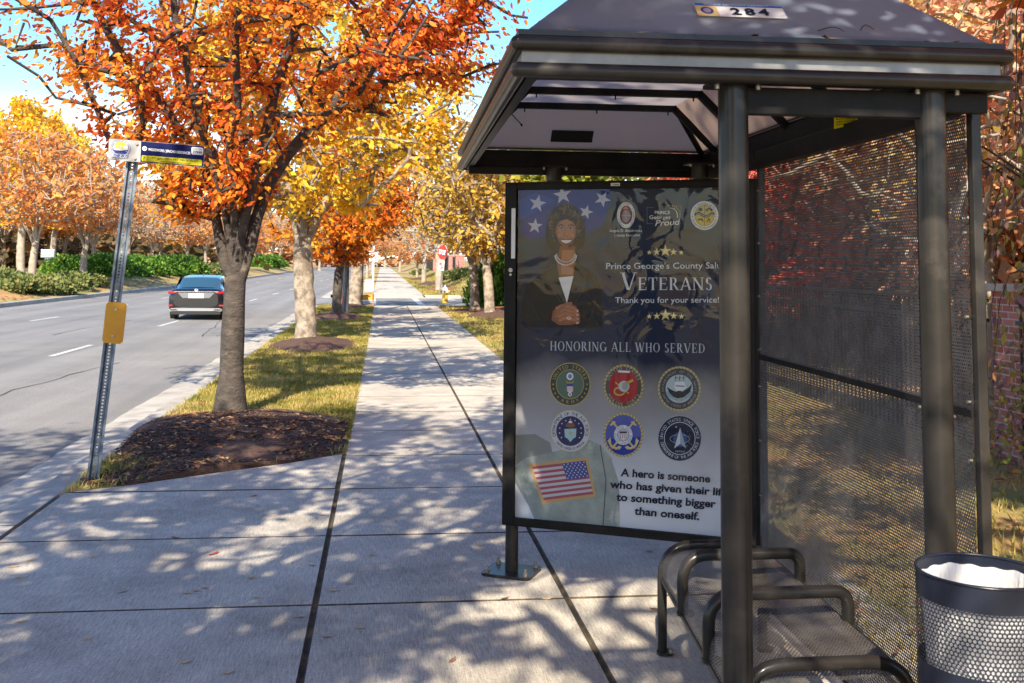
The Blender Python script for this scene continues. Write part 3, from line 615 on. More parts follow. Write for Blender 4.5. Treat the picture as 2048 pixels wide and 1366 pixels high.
# roof number sticker on the front slope
def onroof(u, v, l=1):   # u metres right of the sticker's left edge, v metres down the slope
    s_ = Vector((0, ins, zt-zb)).normalized(); base = Vector((xi0, yi0, zb+.008)); n = Vector((0, -s_.z, s_.y))
    return S.matrix_basis @ (base+Vector((.535+u, 0, 0))+s_*(.190-v)+n*(.001+.0005*l))
W_, H_ = .278, .078
a = Art(lambda x, y, l: onroof(x, y, l))
a.poly([(0, 0), (W_, .004), (W_, H_), (0, H_)], (.62, .61, .58)).poly([(.002, .0), (W_, .004), (W_, .016), (.002, .016)], (.03, .12, .33))
a.poly([(.0, .016), (.068, .016), (.068, H_), (.0, H_)], (.55, .40, .18)).ell(.034, .046, .020, .022, (.05, .05, .16)).ell(.034, .046, .012, .014, (.25, .2, .25))
a.text("PRINCE GEORGE'S COUNTY", .03, .0135, .235, .0135, .009, (.6, .6, .6), .01)
for i, c_ in enumerate('284'): a.text(c_, .106+.044*i, .068, .138+.044*i, .068, .040, (.012, .012, .02), .03)
a.build('number_sticker', S)
# yellow warning sticker hanging inside the long beam
YS = lambda px, py, l=0: D(px, py, 3.82-.0006*l)
a = Art(YS); a.poly([(1668, 232), (1715, 233), (1716, 247), (1668, 258)], (.78, .70, .01))
for i, t in enumerate(('Maryland Criminal Code', 'punishable by a fine up to $500', 'imprisonment for up to 90 days')): a.text(t, 1672, 240+5.4*i, 1711, 237.5+4.2*i, 3.2, (.03, .03, .02), .01)
a.build('warning_sticker', S)
# perforated screen
SC = perf('perforated_screen', .0125, .25, (.055, .05, .052), .42, .2)
sx, sy0, sy1 = .775, .09, 2.05; zs0, zs1, zr = .09, 2.205, 1.25
def screen(z0, z1):
    b = MB(); b.add([(sx, sy0, z0), (sx, sy1, z0), (sx, sy1, z1), (sx, sy0, z1)], [(0, 1, 2, 3)]); b.uv = [(v[1], v[2]) for v in b.v]
    o = b.build('perforated_panel', SC, S); return o
p1 = screen(zs0, zr-.004); p2 = screen(zr+.004, zs1)
for o_, zz in ((p1, zr-.022), (p2, zs1-.02)):
    for yy, z in [(sy0+.1+i*(sy1-sy0-.16)/8, zz) for i in range(9)]+[(q_, zz-.12-i*.26) for i in range(4) for q_ in (sy1-.01, sy0+.012)]:
        b = MB(); b.tube([(sx, yy, z), (sx-.010, yy, z)], .0057, 8); b.build('rivet', M['bolt'], o_)
b = MB(); b.box((sx-.006, sy0, zr-.012), (sx+.022, sy1, zr+.012)); b.build('screen_rail', M['steel2'], S)
for a_, b_ in ((zs1-.012, zs1+.02), (zs0-.02, zs0)): b = MB(); b.box((sx+.001, sy0, a_), (sx+.026, sy1, b_)); b.build('screen_frame', M['steel2'], S)
for y in (sy0-.03, sy1-.0): b = MB(); b.box((sx+.004, y, .0), (sx+.036, y+.034, zs1+.022)); b.build('screen_post', ST, S, bevel=.004)
for q_ in (sy0+.05, sy1-.2): b = MB(); b.box((sx-.09, q_, 2.20), (sx+.02, q_+.04, 2.24)); b.build('bracket', M['steel2'], S)
# twigs and leaves lying in the roof gutter
GUT = []
for i in range(11):
    u = random.uniform(-.5, .75); k = random.choice((0, 2, 2)); o = protos[k].copy(); col.objects.link(o); s = random.uniform(.025, .05); o.scale = (s, s, s)
    o.location = S.matrix_basis @ Vector((u, Y0+.012+random.uniform(0, .02), ZU+.045)); o.rotation_euler = (random.uniform(-.6, .6), random.uniform(-.3, .3), random.uniform(0, 3))
    GUT.append((u, o))
for i, (u, o) in enumerate(sorted(GUT, key=lambda q: q[0])): tag(o, f'curled dry leaf on the front edge of the shelter roof, {ORD[i]} from the left', 'leaf', 'dry leaves in the roof edge')
TWN = ['thin twig just right of the number sticker', 'long arched twig at the right of the roof front', 'short twig below the number sticker', 'thin pale twig at the left of the roof front', 'dark twig between the two right hand twigs']
TWI = iter(TWN)
TW = mat('twig', (.05, .035, .025), (.10, .07, .05), scale=30, rough=.9)
for u, l_, h_ in ((.22, .12, .02), (.42, .06, .03), (.02, .07, .015), (-.28, .07, .02), (.30, .09, -.01)):
    b = MB(True); pts = []
    for i in range(8): t = i/7; pts.append((l_*(t-.5), .02*sin(pi*t)*(1 if h_ > 0 else -1)+.02, .006+abs(h_)*sin(pi*t)))
    b.tube(pts, [.0022-.0012*i/7 for i in range(8)], 5)
    o = b.build('twig', TW); o.location = S.matrix_basis @ Vector((u, yi0+.03, zb+.035)); tag(o, next(TWI), 'twig', 'twigs on the roof')

# ================================================================== poster case
pa, pb = Vector((.68, 5.90, 0)), Vector((1.93, 5.28, 0)); PW = (pb-pa).length; prz = math.atan2(pb.y-pa.y, pb.x-pa.x)
A = empty('poster_case', (pa.x, pa.y, 0), prz, label='black framed poster case thanking veterans, standing at the far end of the bus shelter', cat='poster case')
Ai = A.matrix_basis.inverted(); z0, z1 = .262, 2.147
def plane_uv(px, py, off=0.):
    r = ray(px, py); n = Vector((sin(prz), -cos(prz), 0)); p0 = pa-n*off; t = (p0-O).dot(n)/r.dot(n); return O+r*t
FR = M['steel2']
fl, ft, fb_ = .068, .040, .042
b = MB(); b.box((0, 0, z0), (fl, .09, z1)); b.box((PW-fl, 0, z0), (PW, .09, z1)); b.box((fl, .0, z1-ft), (PW-fl, .09, z1)); b.box((fl, 0, z0), (PW-fl, .09, z0+fb_)); b.build('frame', FR, A, bevel=.005)
b = MB(); b.box((.02, -.010, z0+.012), (fl+.004, .0, z1-.012)); b.box((PW-fl-.004, -.010, z0+.012), (PW-.02, 0, z1-.012)); b.box((fl+.0045, -.010, z1-ft-.004), (PW-fl-.0045, 0, z1-.012)); b.box((fl+.0045, -.010, z0+.012), (PW-fl-.0045, 0, z0+fb_+.004)); b.build('door_frame', FR, A, bevel=.003)
b = MB(); b.box((fl-.01, .045, z0+.03), (PW-fl+.01, .05, z1-.03)); b.build('back_panel', FR, A)
for x in (.045, PW-.06):
    b = MB(True); b.tube([(x, .045, .01), (x, .045, z0+.005)], .036, 24); lg = b.build('leg', ST, A)
    b = MB()
    P = [(x-.14, .045-.12), (x+.14, .045-.12), (x+.14, .045+.12), (x-.14, .045+.12)]; q = .03; PP = []
    for i, (cx, cy) in enumerate(P):
        sx_ = 1 if cx > x else -1; sy_ = 1 if cy > .045 else -1; a0 = {(-1, -1): pi, (1, -1): -pi/2, (1, 1): 0, (-1, 1): pi/2}[(sx_, sy_)]
        PP += [(u, v, .002) for u, v in arc(cx-sx_*q, cy-sy_*q, q, a0, a0+pi/2, 4)]
    b.prism(PP, (0, 0, .014)); fp = b.build('base_plate', ST, lg)
    for dx in (-.11, .11):
        for dy in (-.09, .09):
            b = MB(); b.tube([(x+dx, .045+dy, .016), (x+dx, .045+dy, .032)], .014, 6, smooth=False); b.tube([(x+dx, .045+dy, .032), (x+dx, .045+dy, .052)], .007, 8); b.build('bolt', M['bolt'], fp)
# --- printed poster
pm = bpy.data.materials.new('poster_print_with_reflection'); pm.use_nodes = True; nt = pm.node_tree; L = nt.links.new; pb_ = nt.nodes['Principled BSDF']; pb_.inputs['Roughness'].default_value = .7; pb_.inputs['Specular IOR Level'].default_value = .1
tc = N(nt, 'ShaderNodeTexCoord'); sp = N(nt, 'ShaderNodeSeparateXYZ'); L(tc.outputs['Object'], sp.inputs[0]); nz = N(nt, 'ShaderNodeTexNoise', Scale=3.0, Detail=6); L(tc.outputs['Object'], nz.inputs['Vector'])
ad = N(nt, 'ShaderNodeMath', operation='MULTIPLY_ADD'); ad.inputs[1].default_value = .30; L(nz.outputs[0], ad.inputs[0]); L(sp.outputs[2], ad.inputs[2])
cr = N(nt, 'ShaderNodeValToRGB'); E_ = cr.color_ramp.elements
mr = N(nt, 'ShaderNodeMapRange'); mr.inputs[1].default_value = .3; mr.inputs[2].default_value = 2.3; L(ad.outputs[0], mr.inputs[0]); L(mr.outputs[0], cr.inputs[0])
for p_, c_ in ((.0, (.78, .82, .86)), (.17, (.74, .75, .80)), (.30, (.46, .46, .50)), (.44, (.28, .265, .27)), (.52, (.03, .035, .065)), (.75, (.022, .032, .07)), (1., (.07, .08, .11))):  # grey-brown middle stops paint the road's reflection into the printed background
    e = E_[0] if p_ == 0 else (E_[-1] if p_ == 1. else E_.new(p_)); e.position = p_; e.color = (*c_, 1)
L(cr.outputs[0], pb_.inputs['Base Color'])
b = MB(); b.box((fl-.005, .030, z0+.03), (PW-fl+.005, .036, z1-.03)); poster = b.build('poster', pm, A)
a = Art(lambda x, y, l: plane_uv(x, y, .0292-.00011*l))
W = (.80, .81, .84); NV = (.02, .03, .10)
# flag with stars behind the portrait
a.poly([(1038, 380), (1226, 372), (1218, 410), (1205, 450), (1180, 462), (1150, 470), (1100, 470), (1062, 478), (1040, 470)], (.035, .045, .26))
a.poly([(1038, 400), (1070, 385), (1110, 400), (1060, 430), (1040, 440)], (.05, .07, .36))
for x, y, r, rt in ((1075, 407, 18, .2), (1125, 390, 19, -.15), (1172, 424, 15, .3), (1070, 452, 16, .1), (1205, 398, 17, .5)): a.star(x, y, r, (.52, .54, .72), rt)
# portrait
SK, SD, HR, JK = (.46, .20, .11), (.27, .105, .06), (.020, .012, .010), (.010, .011, .018)
a.poly([(1046, 655), (1043, 612), (1052, 572), (1085, 545), (1110, 530), (1118, 510), (1150, 510), (1160, 530), (1190, 548), (1202, 580), (1205, 655)], JK)
a.poly([(1120, 492), (1150, 492), (1152, 522), (1148, 556), (1133, 560), (1118, 552), (1113, 524)], SD); a.poly([(1124, 500), (1148, 500), (1146, 550), (1122, 548)], SK)
a.poly([(1117, 555), (1147, 552), (1140, 580), (1134, 606), (1128, 590)], W)
a.poly([(1112, 524), (1117, 555), (1134, 606), (1104, 580), (1092, 545)], (.018, .019, .028)); a.poly([(1151, 522), (1147, 552), (1134, 606), (1168, 575), (1174, 545)], (.018, .019, .028))
a.ell(1131, 442, 33, 35, HR); a.ell(1105, 466, 14, 33, HR); a.ell(1158, 466, 13, 33, HR)
rh = random.Random(9)
for k in range(120):
    t = rh.uniform(-2.6, 2.6); q = rh.uniform(.72, 1.12); x, y = 1131+34*q*sin(t), 448-38*q*cos(t); w_ = rh.uniform(4, 9); hc = rh.choice([(.05, .025, .015), (.10, .05, .025), (.16, .075, .035), (.02, .012, .01), (.24, .11, .05)]); u_ = rh.uniform(-.6, .6)
    if k % 12 == 0: a.l += 1
    l_ = a.l; a.line([(x, y), (x+w_*.5*cos(t+u_), y+w_*.5*sin(t+u_)-2), (x+w_*cos(t+u_+.5), y+w_*sin(t+u_+.5)), (x+w_*cos(t+u_+1.1), y+w_*1.3*sin(t+u_+1.1)+3)], rh.uniform(.8, 2.0), hc); a.l = l_
a.l += 8
for k in range(9): f_ = k/8; a.poly([(1132+(20.5-8*f_)*cos(t)*(1-.16*max(0, sin(t))), 463-3*f_+(30.5-12*f_)*sin(t)) for t in [2*pi*i/30 for i in range(30)]], tuple(SD[j]+(SK[j]-SD[j])*(f_**.7) for j in range(3)))
for sx_ in (-1, 1):
    for k in range(3): a.ell(1132+sx_*12, 471, 5.5-1.5*k, 4.5-1.2*k, (SK[0]+.03*k, SK[1]+.012*k, SK[2]+.008*k), 14)
    a.line([(1132+sx_*8, 472), (1132+sx_*12, 477), (1132+sx_*14, 483)], .9, SD)
a.poly([(1113, 452), (1117, 437), (1132, 430), (1150, 436), (1153, 454), (1146, 444), (1132, 438), (1118, 443)], HR)
for sx_ in (-1, 1):
    a.line([(1132+sx_*5, 452), (1132+sx_*10, 449), (1132+sx_*15, 452)], 1.8, HR); a.ell(1132+sx_*9, 457.5, 4.0, 1.8, (.5, .45, .42)); a.ell(1132+sx_*9, 457.5, 1.7, 1.7, (.02, .01, .01)); a.line([(1132+sx_*5, 456.5), (1132+sx_*9, 455), (1132+sx_*13.5, 456.5)], .9, HR)
a.line([(1131, 458), (1129, 468), (1127, 471)], 1.2, SD); a.line([(1127, 472), (1132, 474), (1137, 472)], 1.5, SD)
a.poly([(1119, 479), (1125, 477), (1132, 478), (1139, 477), (1146, 479), (1141, 487), (1132, 490), (1124, 487)], (.22, .05, .045)); a.poly([(1121, 480), (1132, 480), (1144, 480), (1139, 485), (1132, 487), (1126, 485)], (.75, .73, .70))
for k in range(17):
    t = pi*(k+.5)/17; a.ell(1131.5-21*cos(t), 510+20*sin(t), 1.9, 1.9, (.66, .64, .62), 10)
    a.ell(1131.5-18.5*cos(t), 507+17*sin(t), 1.5, 1.5, (.6, .58, .56), 10)
for P_ in (((1104, 580), (1122, 604), (1130, 640)), ((1168, 575), (1150, 606), (1142, 640)), ((1060, 600), (1078, 640)), ((1192, 600), (1180, 640))): a.line(P_, 1.2, (.04, .042, .06))
# clasped hands with separate fingers
a.poly([(1103, 640), (1106, 622), (1118, 610), (1136, 605), (1152, 612), (1160, 628), (1160, 646), (1140, 650), (1118, 650)], SD)
for k in range(4): a.line([(1113+2*k, 617+8*k), (1128+k, 611+8*k), (1146+2*k, 616+8*k), (1155, 622+8*k)], 6.2, SK); a.ell(1155, 622+8*k, 2.4, 1.8, (.6, .5, .48), 8)
a.line([(1112, 634), (1120, 618), (1132, 608), (1143, 607)], 6, (.34, .16, .1)); a.ring(1138, 636, 4, 3, 1.2, (.6, .6, .6), 12)
# county badge, slogan and the round works seal
a.l = 5
a.poly([(1252+18*cos(t)*(1 if abs(cos(t)) < .95 else 1), 430+26*sin(t)) for t in [2*pi*i/32 for i in range(32)]], W); a.ell(1252, 430, 12.5, 19, (.14, .04, .06)); a.ell(1252, 432, 9, 12, (.25, .2, .28)); a.line([(1243, 431), (1261, 431)], 1, (.5, .4, .2)); a.line([(1252, 420), (1252, 444)], 1, (.5, .4, .2)); a.poly([(1246, 418), (1252, 412), (1258, 418)], (.6, .2, .1))
a.ringtext("GEORGE'S", 1252, 430, 14.5, 21.5, 3.4, NV, -62, 62); a.ringtext('MARYLAND', 1252, 430, 17.5, 24.6, 3.4, NV, 235, 125, True); a.ringtext('PRINCE', 1252, 430, 14.2, 20, 3, NV, 230, 300); a.ringtext('COUNTY', 1252, 430, 14.2, 20, 3, NV, 62, 125)
a.l = 5
a.text('Angela D. Alsobrooks', 1219, 464, 1284, 463.5, 5.4, W); a.text('County Executive', 1228, 473, 1279, 472.5, 5.2, W, 0, .2)
a.text('PRINCE', 1309, 428, 1340, 428, 6.5, W, .012); a.text('Georges', 1298, 438, 1341, 438, 7.5, W, .012); a.text('Proud', 1309, 452, 1357, 449.5, 12, W, .01, .35)
a.ring(1344, 431, 17, 17, .01, W, 4)
a.line([(1341+14*sin(R_(t)), 431-15*cos(R_(t))) for t in range(-5, 110, 10)], 1.5, W)
for t in range(-10, 115, 12): a.line([(1341+18*sin(R_(t)), 431-19*cos(R_(t))), (1341+20*sin(R_(t)), 431-21*cos(R_(t)))], 1, W)
for P in (((1308, 415), (1294, 415), (1294, 447), (1306, 447)), ((1352, 412), (1362, 412), (1362, 447), (1358, 447))): a.line(P, .6, (.3, .32, .36))
YL = (.66, .50, .06)
a.l = 5
a.ell(1409, 431, 28, 29, W); a.ell(1409, 431, 20, 21, (.03, .05, .14)); a.ell(1409, 431, 19.2, 20.2, YL); a.line([(1409, 411), (1409, 451)], .8, NV)
a.line([(1390, 429), (1398, 426), (1406, 431), (1414, 433), (1422, 428), (1428, 427)], 5, NV); a.line([(1392, 429), (1398, 427), (1406, 431), (1414, 433), (1422, 429), (1427, 428)], .6, W)
a.ell(1401, 419, 4, 3.6, NV, 12); a.line([(1412, 420), (1418, 417), (1424, 420)], 3, NV); a.ell(1414, 422, 1.6, 1.6, NV, 8); a.ell(1422, 422, 1.6, 1.6, NV, 8); a.line([(1396, 440), (1403, 438), (1406, 442)], 3, NV); a.line([(1414, 444), (1418, 437), (1420, 444)], 2, NV)
a.ringtext("Prince George's County", 1409, 431, 21.7, 22.5, 4.1, NV, -100, 100); a.ringtext('Department of Public Works & Transportation', 1409, 431, 25.5, 26.4, 3.3, NV, 252, 108, True)
a.l = 5
GD = (.72, .58, .22); GL = (.86, .78, .48)
for cy, pts in ((504, ((1298.6, 5.6, 1), (1313.6, 8, 0), (1330.5, 13, -2), (1347, 8, 0), (1362.6, 6, 1))), (632, ((1298.6, 5.6, 1), (1313.6, 8, 0), (1331, 13, -2), (1347.5, 8, 0), (1363, 6, 1)))):
    for x, r, dy in pts: a.star(x, cy+dy, r, GD); a.star(x-.3, cy+dy-.3, r*.6, GL)
a.l = 5
LT = (.70, .75, .85)
a.text("Prince George's County Salutes", 1211, 538, 1466, 536.5, 12.5, LT, .004)
serif_line(a, [('V', 35)]+[(c_, 25) for c_ in 'ETERANS'], 1241, 580, 1427, 580, LT)
a.text('Thank you for your service!', 1230, 606, 1438, 605, 12, LT, .004)
serif_line(a, [(c_, 18.5) for c_ in 'HONORING ALL WHO SERVED'], 1100, 701, 1412, 706, (.50, .54, .62), .1)
# six service seals
def rope(cx, cy, rx, ry, c1, c2, wd=4):
    a.ring(cx, cy, rx, ry, wd, c1); a.l += 1
    for i in range(34):
        t = 2*pi*i/34; q = .05
        a.poly([(cx+rx*cos(t), cy+ry*sin(t)), (cx+rx*cos(t+q), cy+ry*sin(t+q)), (cx+(rx-wd)*cos(t+q*2.2), cy+(ry-wd)*sin(t+q*2.2)), (cx+(rx-wd)*cos(t+q*1.2), cy+(ry-wd)*sin(t+q*1.2))], c2, a.l)
DG = (.045, .055, .05); GO = (.52, .42, .10)
a.l = 5
cx, cy = 1140, 768.6
a.ell(cx, cy, 41, 43.5, GO); a.ell(cx, cy, 39.3, 41.8, DG); a.ell(cx, cy, 27, 29, (.10, .16, .12)); a.ring(cx, cy, 28, 30, 1, GO)
a.ringtext('UNITED STATES', cx, cy, 30.5, 32.5, 6.5, GO, -75, 75); a.ringtext('ARMY', cx, cy, 36.5, 38.8, 6.5, GO, 215, 145, True)
for t in (-120, -105, -90, 120, 105, 90, -135, 135): a.star(cx+34*sin(R_(t)), cy-36*cos(R_(t)), 2.4, GO)
a.ell(cx, cy-16, 7, 7.5, W); a.ell(cx, cy-16, 4, 4.5, (.2, .25, .5)); a.poly([(cx-8, cy-8), (cx-4, cy-4), (cx+4, cy-4), (cx+8, cy-8), (cx+5, cy+1), (cx-5, cy+1)], GO)
a.poly([(cx-6, cy), (cx+6, cy), (cx+6, cy+14), (cx, cy+17), (cx-6, cy+14)], W); a.poly([(cx-6, cy-2), (cx+6, cy-2), (cx+6, cy+4), (cx-6, cy+4)], (.05, .06, .35))
for k in range(3): a.line([(cx-4+4*k, cy+4), (cx-4+4*k, cy+14)], 1.4, (.5, .08, .1))
a.ring(cx, cy+20, 4, 4, 2, W, 12)
a.l = 5
cx, cy = 1247, 772.7; a.ell(cx, cy, 40, 44, (.10, .09, .09)); rope(cx, cy, 40, 44, (.55, .46, .2), (.2, .15, .05)); a.ell(cx, cy, 29.5, 33, (.42, .035, .035))
a.ringtext('UNITED STATES', cx, cy, 30, 33.6, 6, (.5, .45, .4), -72, 72); a.ringtext('MARINE CORPS', cx, cy, 35, 38.8, 6, (.5, .45, .4), 246, 114, True)
a.ring(cx-8, cy+10, 12, 9, 3, GO, 20); a.line([(cx-16, cy-8), (cx+10, cy+14)], 2.5, GO); a.ell(cx+1, cy, 11, 11, (.55, .55, .55)); a.ell(cx+3, cy-1, 6, 8, (.38, .38, .36)); a.line([(cx+8, cy-7), (cx+18, cy-12)], 5, GO); a.line([(cx-10, cy-30), (cx+12, cy-29)], 4, W)
a.l = 5
cx, cy = 1358.5, 777.6; a.ell(cx, cy, 43, 45, (.08, .085, .11)); rope(cx, cy, 43, 45, (.58, .5, .25), (.3, .24, .1)); a.ell(cx, cy, 27.5, 28.5, (.50, .58, .62)); a.poly([(cx-26, cy+5), (cx+26, cy+5), (cx+22, cy+16), (cx, cy+27), (cx-22, cy+16)], (.3, .42, .46))
a.ringtext('DEPARTMENT OF THE NAVY', cx, cy, 30.5, 31.8, 5, (.45, .4, .25), -100, 100); a.ringtext('UNITED STATES OF AMERICA', cx, cy, 36, 37.3, 5, (.45, .4, .25), 252, 108, True)
BK = (.03, .03, .04)
a.poly([(cx-25, cy-4), (cx-16, cy+2), (cx-6, cy+6), (cx, cy+2), (cx+6, cy+6), (cx+18, cy-2), (cx+26, cy-10), (cx+22, cy+6), (cx+10, cy+16), (cx, cy+20), (cx-12, cy+16), (cx-20, cy+8)], BK); a.poly([(cx-8, cy-14), (cx+10, cy-14), (cx+14, cy-2), (cx+6, cy+4), (cx-6, cy+4), (cx-10, cy-4)], W); a.line([(cx-7, cy-6), (cx+10, cy-5)], 2, (.1, .1, .1))
for k in range(3): a.line([(cx-7+8*k, cy-16), (cx-7+8*k, cy-26)], 1.2, BK); a.line([(cx-10+8*k, cy-21), (cx-4+8*k, cy-23)], 1, BK)
a.ring(cx+4, cy+22, 7, 4, 1.5, (.6, .55, .4), 14)
a.l = 5
cx, cy = 1140.8, 862; a.ell(cx, cy, 40.5, 42.5, (.5, .42, .2)); a.ell(cx, cy, 39, 41, (.60, .60, .62)); a.ell(cx, cy, 28.5, 30, (.045, .04, .12))
a.ringtext('DEPARTMENT OF THE AIR FORCE', cx, cy, 30.5, 32, 6.4, NV, -108, 108); a.ringtext('UNITED STATES OF AMERICA', cx, cy, 36, 38.2, 5, NV, 232, 128, True)
for k in range(11): t = -125+25*k; a.star(cx+22*sin(R_(t)), cy-23*cos(R_(t)), 1.9, W)
a.poly([(cx-12, cy-4), (cx+12, cy-5), (cx+11, cy+12), (cx+5, cy+16), (cx, cy+22), (cx-5, cy+16), (cx-11, cy+12)], (.40, .62, .66)); a.star(cx, cy+4, 9, (.55, .5, .2), 0, .2); a.poly([(cx-10, cy-10), (cx-5, cy-18), (cx, cy-14), (cx+5, cy-18), (cx+10, cy-10), (cx+5, cy-7), (cx-5, cy-7)], (.25, .12, .06)); a.ell(cx, cy-18, 4, 2.5, W, 10)
a.l = 5
cx, cy = 1246.5, 870; a.ell(cx, cy, 40, 44.5, (.55, .42, .12)); rope(cx, cy, 40, 44.5, (.62, .5, .2), (.3, .2, .05)); a.ell(cx, cy, 36, 40.5, (.10, .12, .42)); a.poly([(cx-35, cy+8), (cx+35, cy+4), (cx+31, cy+20), (cx+18, cy+35), (cx, cy+40.5), (cx-18, cy+35), (cx-31, cy+20)], (.02, .05, .34))
for q in (-1, 1):
    a.line([(cx+q*22, cy-27), (cx-q*22, cy+26)], 3.4, GD); a.line([(cx-q*29, cy+11), (cx-q*24, cy+22), (cx-q*14, cy+27), (cx-q*7, cy+24)], 4.5, GD); a.line([(cx+q*17, cy-26), (cx+q*25, cy-20)], 4, GD); a.poly([(cx-q*32, cy+13), (cx-q*26, cy+5), (cx-q*24, cy+14)], GD); a.poly([(cx-q*9, cy+30), (cx-q*3, cy+24), (cx-q*10, cy+21)], GD)
a.ell(cx, cy, 18.5, 20, W); a.ell(cx, cy, 12, 13, (.05, .06, .2)); a.ell(cx, cy, 11.2, 12.2, (.55, .55, .6)); a.poly([(cx-7, cy-7), (cx+7, cy-7), (cx+7, cy+4), (cx, cy+10), (cx-7, cy+4)], W)
for k in range(4): a.line([(cx-5.2+3.5*k, cy-3), (cx-5.2+3.5*k, cy+6)], 1.2, (.4, .06, .08))
a.poly([(cx-7, cy-7), (cx+7, cy-7), (cx+7, cy-3.5), (cx-7, cy-3.5)], NV)
a.ringtext('UNITED STATES COAST GUARD', cx, cy, 13.6, 14.8, 3.6, NV, -150, 150); a.ringtext('1790', cx, cy, 17, 18.6, 3.6, NV, 205, 155, True)
a.l = 5
cx, cy = 1359.4, 876.8; a.ell(cx, cy, 44, 46, (.42, .44, .5)); a.ell(cx, cy, 42.8, 44.8, (.02, .03, .065)); a.ring(cx, cy, 31.5, 33, 1.3, (.6, .62, .66)); a.ell(cx, cy, 29.5, 31, (.012, .02, .05))
a.ringtext('UNITED STATES SPACE FORCE', cx, cy, 33.8, 35.3, 6, (.55, .57, .62), -92, 92); a.ringtext('DEPARTMENT OF THE AIR FORCE', cx, cy, 39, 40.8, 6, (.55, .57, .62), 258, 102, True)
a.ell(cx+1, cy+2, 14, 15, (.04, .10, .26)); a.ring(cx, cy+1, 20, 9, .9, (.4, .45, .55), 30)
a.poly([(cx+1, cy-22), (cx-11, cy+20), (cx+1, cy+11)], (.62, .66, .72)); a.poly([(cx+1, cy-22), (cx+13, cy+20), (cx+1, cy+11)], (.35, .40, .50)); a.star(cx-7, cy-23, 3, W, 0, .2)
for k in range(16): a.ell(cx+random.uniform(6, 24), cy+random.uniform(-16, 20), .5, .5, W, 5)
a.text('MMXIX', cx-9, cy+28, cx+11, cy+28.5, 4.2, (.4, .42, .46))
# uniform sleeve with flag patch
a.l = 60
CM = mat('uniform_cloth', (.26, .30, .28), (.42, .45, .40), scale=9, rough=.8, c3=(.55, .57, .50), s3=5, t3=(.55, .62))
a.l = 0; a.poly([(1030, 935), (1052, 915), (1100, 905), (1150, 893), (1178, 880), (1200, 888), (1222, 915), (1238, 965), (1240, 1058), (1165, 1050), (1075, 1040), (1050, 1000), (1030, 965)], CM)
a.poly([(1030, 870), (1070, 868), (1100, 885), (1105, 905), (1052, 915), (1032, 932)], (.26, .27, .25)); a.line([(1032, 950), (1050, 990), (1072, 1038)], 5, (.33, .38, .42)); a.line([(1200, 890), (1212, 960), (1206, 1050)], 2, (.09, .11, .11)); a.line([(1222, 915), (1232, 1000), (1226, 1054)], 3, (.35, .38, .4))
def quad(q, u, v): return tuple(((1-u)*(1-v)*q[0][k]+u*(1-v)*q[1][k]+u*v*q[2][k]+(1-u)*v*q[3][k]) for k in (0, 1))
Q0 = [(1056.5, 929), (1176, 914.5), (1192.5, 992.5), (1084.5, 1008)]; Q1 = [(1064, 933.5), (1171, 921), (1186.5, 988), (1088, 1000.5)]
a.poly(Q0, (.62, .38, .16)); a.poly(Q1, (.58, .57, .60))
a.l += 1
for k in range(7): a.poly([quad(Q1, u, (2*k+e)/13) for u, e in ((0, 0), (1, 0), (1, 1), (0, 1))], (.42, .10, .13), a.l)
a.l += 1; cnt = [(.56, 0), (1, 0), (1, .5), (.56, .5)]; a.poly([quad(Q1, u, v) for u, v in cnt], (.07, .09, .30), a.l)
a.l += 1
for r in range(7):
    for c_ in range(6 if r % 2 == 0 else 5): x, y = quad(Q1, .59+(c_+.5*(r % 2))*.075, .045+r*.068); a.star(x, y, 2.3, (.6, .6, .66))
a.l = 60
# closing words, heavy letters
for t, x0_, y0_, x1_, y1_ in (('A hero is someone', 1242, 952, 1420, 965), ('who has given their life', 1220.5, 975.5, 1454, 992), ('to something bigger', 1233, 1001, 1431, 1015), ('than oneself.', 1269, 1029, 1398, 1040)):
    a.text(t, x0_, y0_, x1_, y1_, 15.5, (.018, .022, .045), .03)
a.build('poster_artwork', poster)
# glass with slightly wavy acrylic
gm_ = bpy.data.materials.new('acrylic_cover'); gm_.use_nodes = True; nt = gm_.node_tree; nt.nodes.clear(); L = nt.links.new
fr = N(nt, 'ShaderNodeFresnel', IOR=1.62); gl = N(nt, 'ShaderNodeBsdfGlossy', Roughness=.02); tr = N(nt, 'ShaderNodeBsdfTransparent'); tr.inputs[0].default_value = (.93, .94, .95, 1)
ms = N(nt, 'ShaderNodeMixShader'); tc = N(nt, 'ShaderNodeTexCoord'); nz = N(nt, 'ShaderNodeTexNoise', Scale=4.5, Detail=2.5, Distortion=.8); L(tc.outputs['Object'], nz.inputs['Vector'])
bp = N(nt, 'ShaderNodeBump', Strength=.28, Distance=.02); L(nz.outputs[0], bp.inputs['Height']); L(bp.outputs[0], gl.inputs['Normal'])
mm = N(nt, 'ShaderNodeMath', operation='MULTIPLY'); mm.inputs[1].default_value = .42; L(fr.outputs[0], mm.inputs[0]); L(mm.outputs[0], ms.inputs[0]); L(tr.outputs[0], ms.inputs[1]); L(gl.outputs[0], ms.inputs[2]); L(ms.outputs[0], N(nt, 'ShaderNodeOutputMaterial').inputs[0])
b = MB(); b.add([(fl-.002, .006, z0+.03), (PW-fl+.002, .006, z0+.03), (PW-fl+.002, .006, z1-.03), (fl-.002, .006, z1-.03)], [(0, 1, 2, 3)]); b.build('glass', gm_, A)
b = MB(); b.box((.615, -.0125, z1-.030), (.665, -.0102, z1-.014)); pl = b.build('name_plate', M['white'], A)
ap = Art(lambda x, y, l: A.matrix_basis @ Vector((x, -.0128-.0003*l, y))); V, F, w_ = text2d('12868', .02)
b = MB(); b.add([(.62+v[0]*.04/w_, -.0130, z1-.027+v[1]*.012) for v in V], F, ink((.02, .02, .02))); b.build('plate_lettering', None, pl)
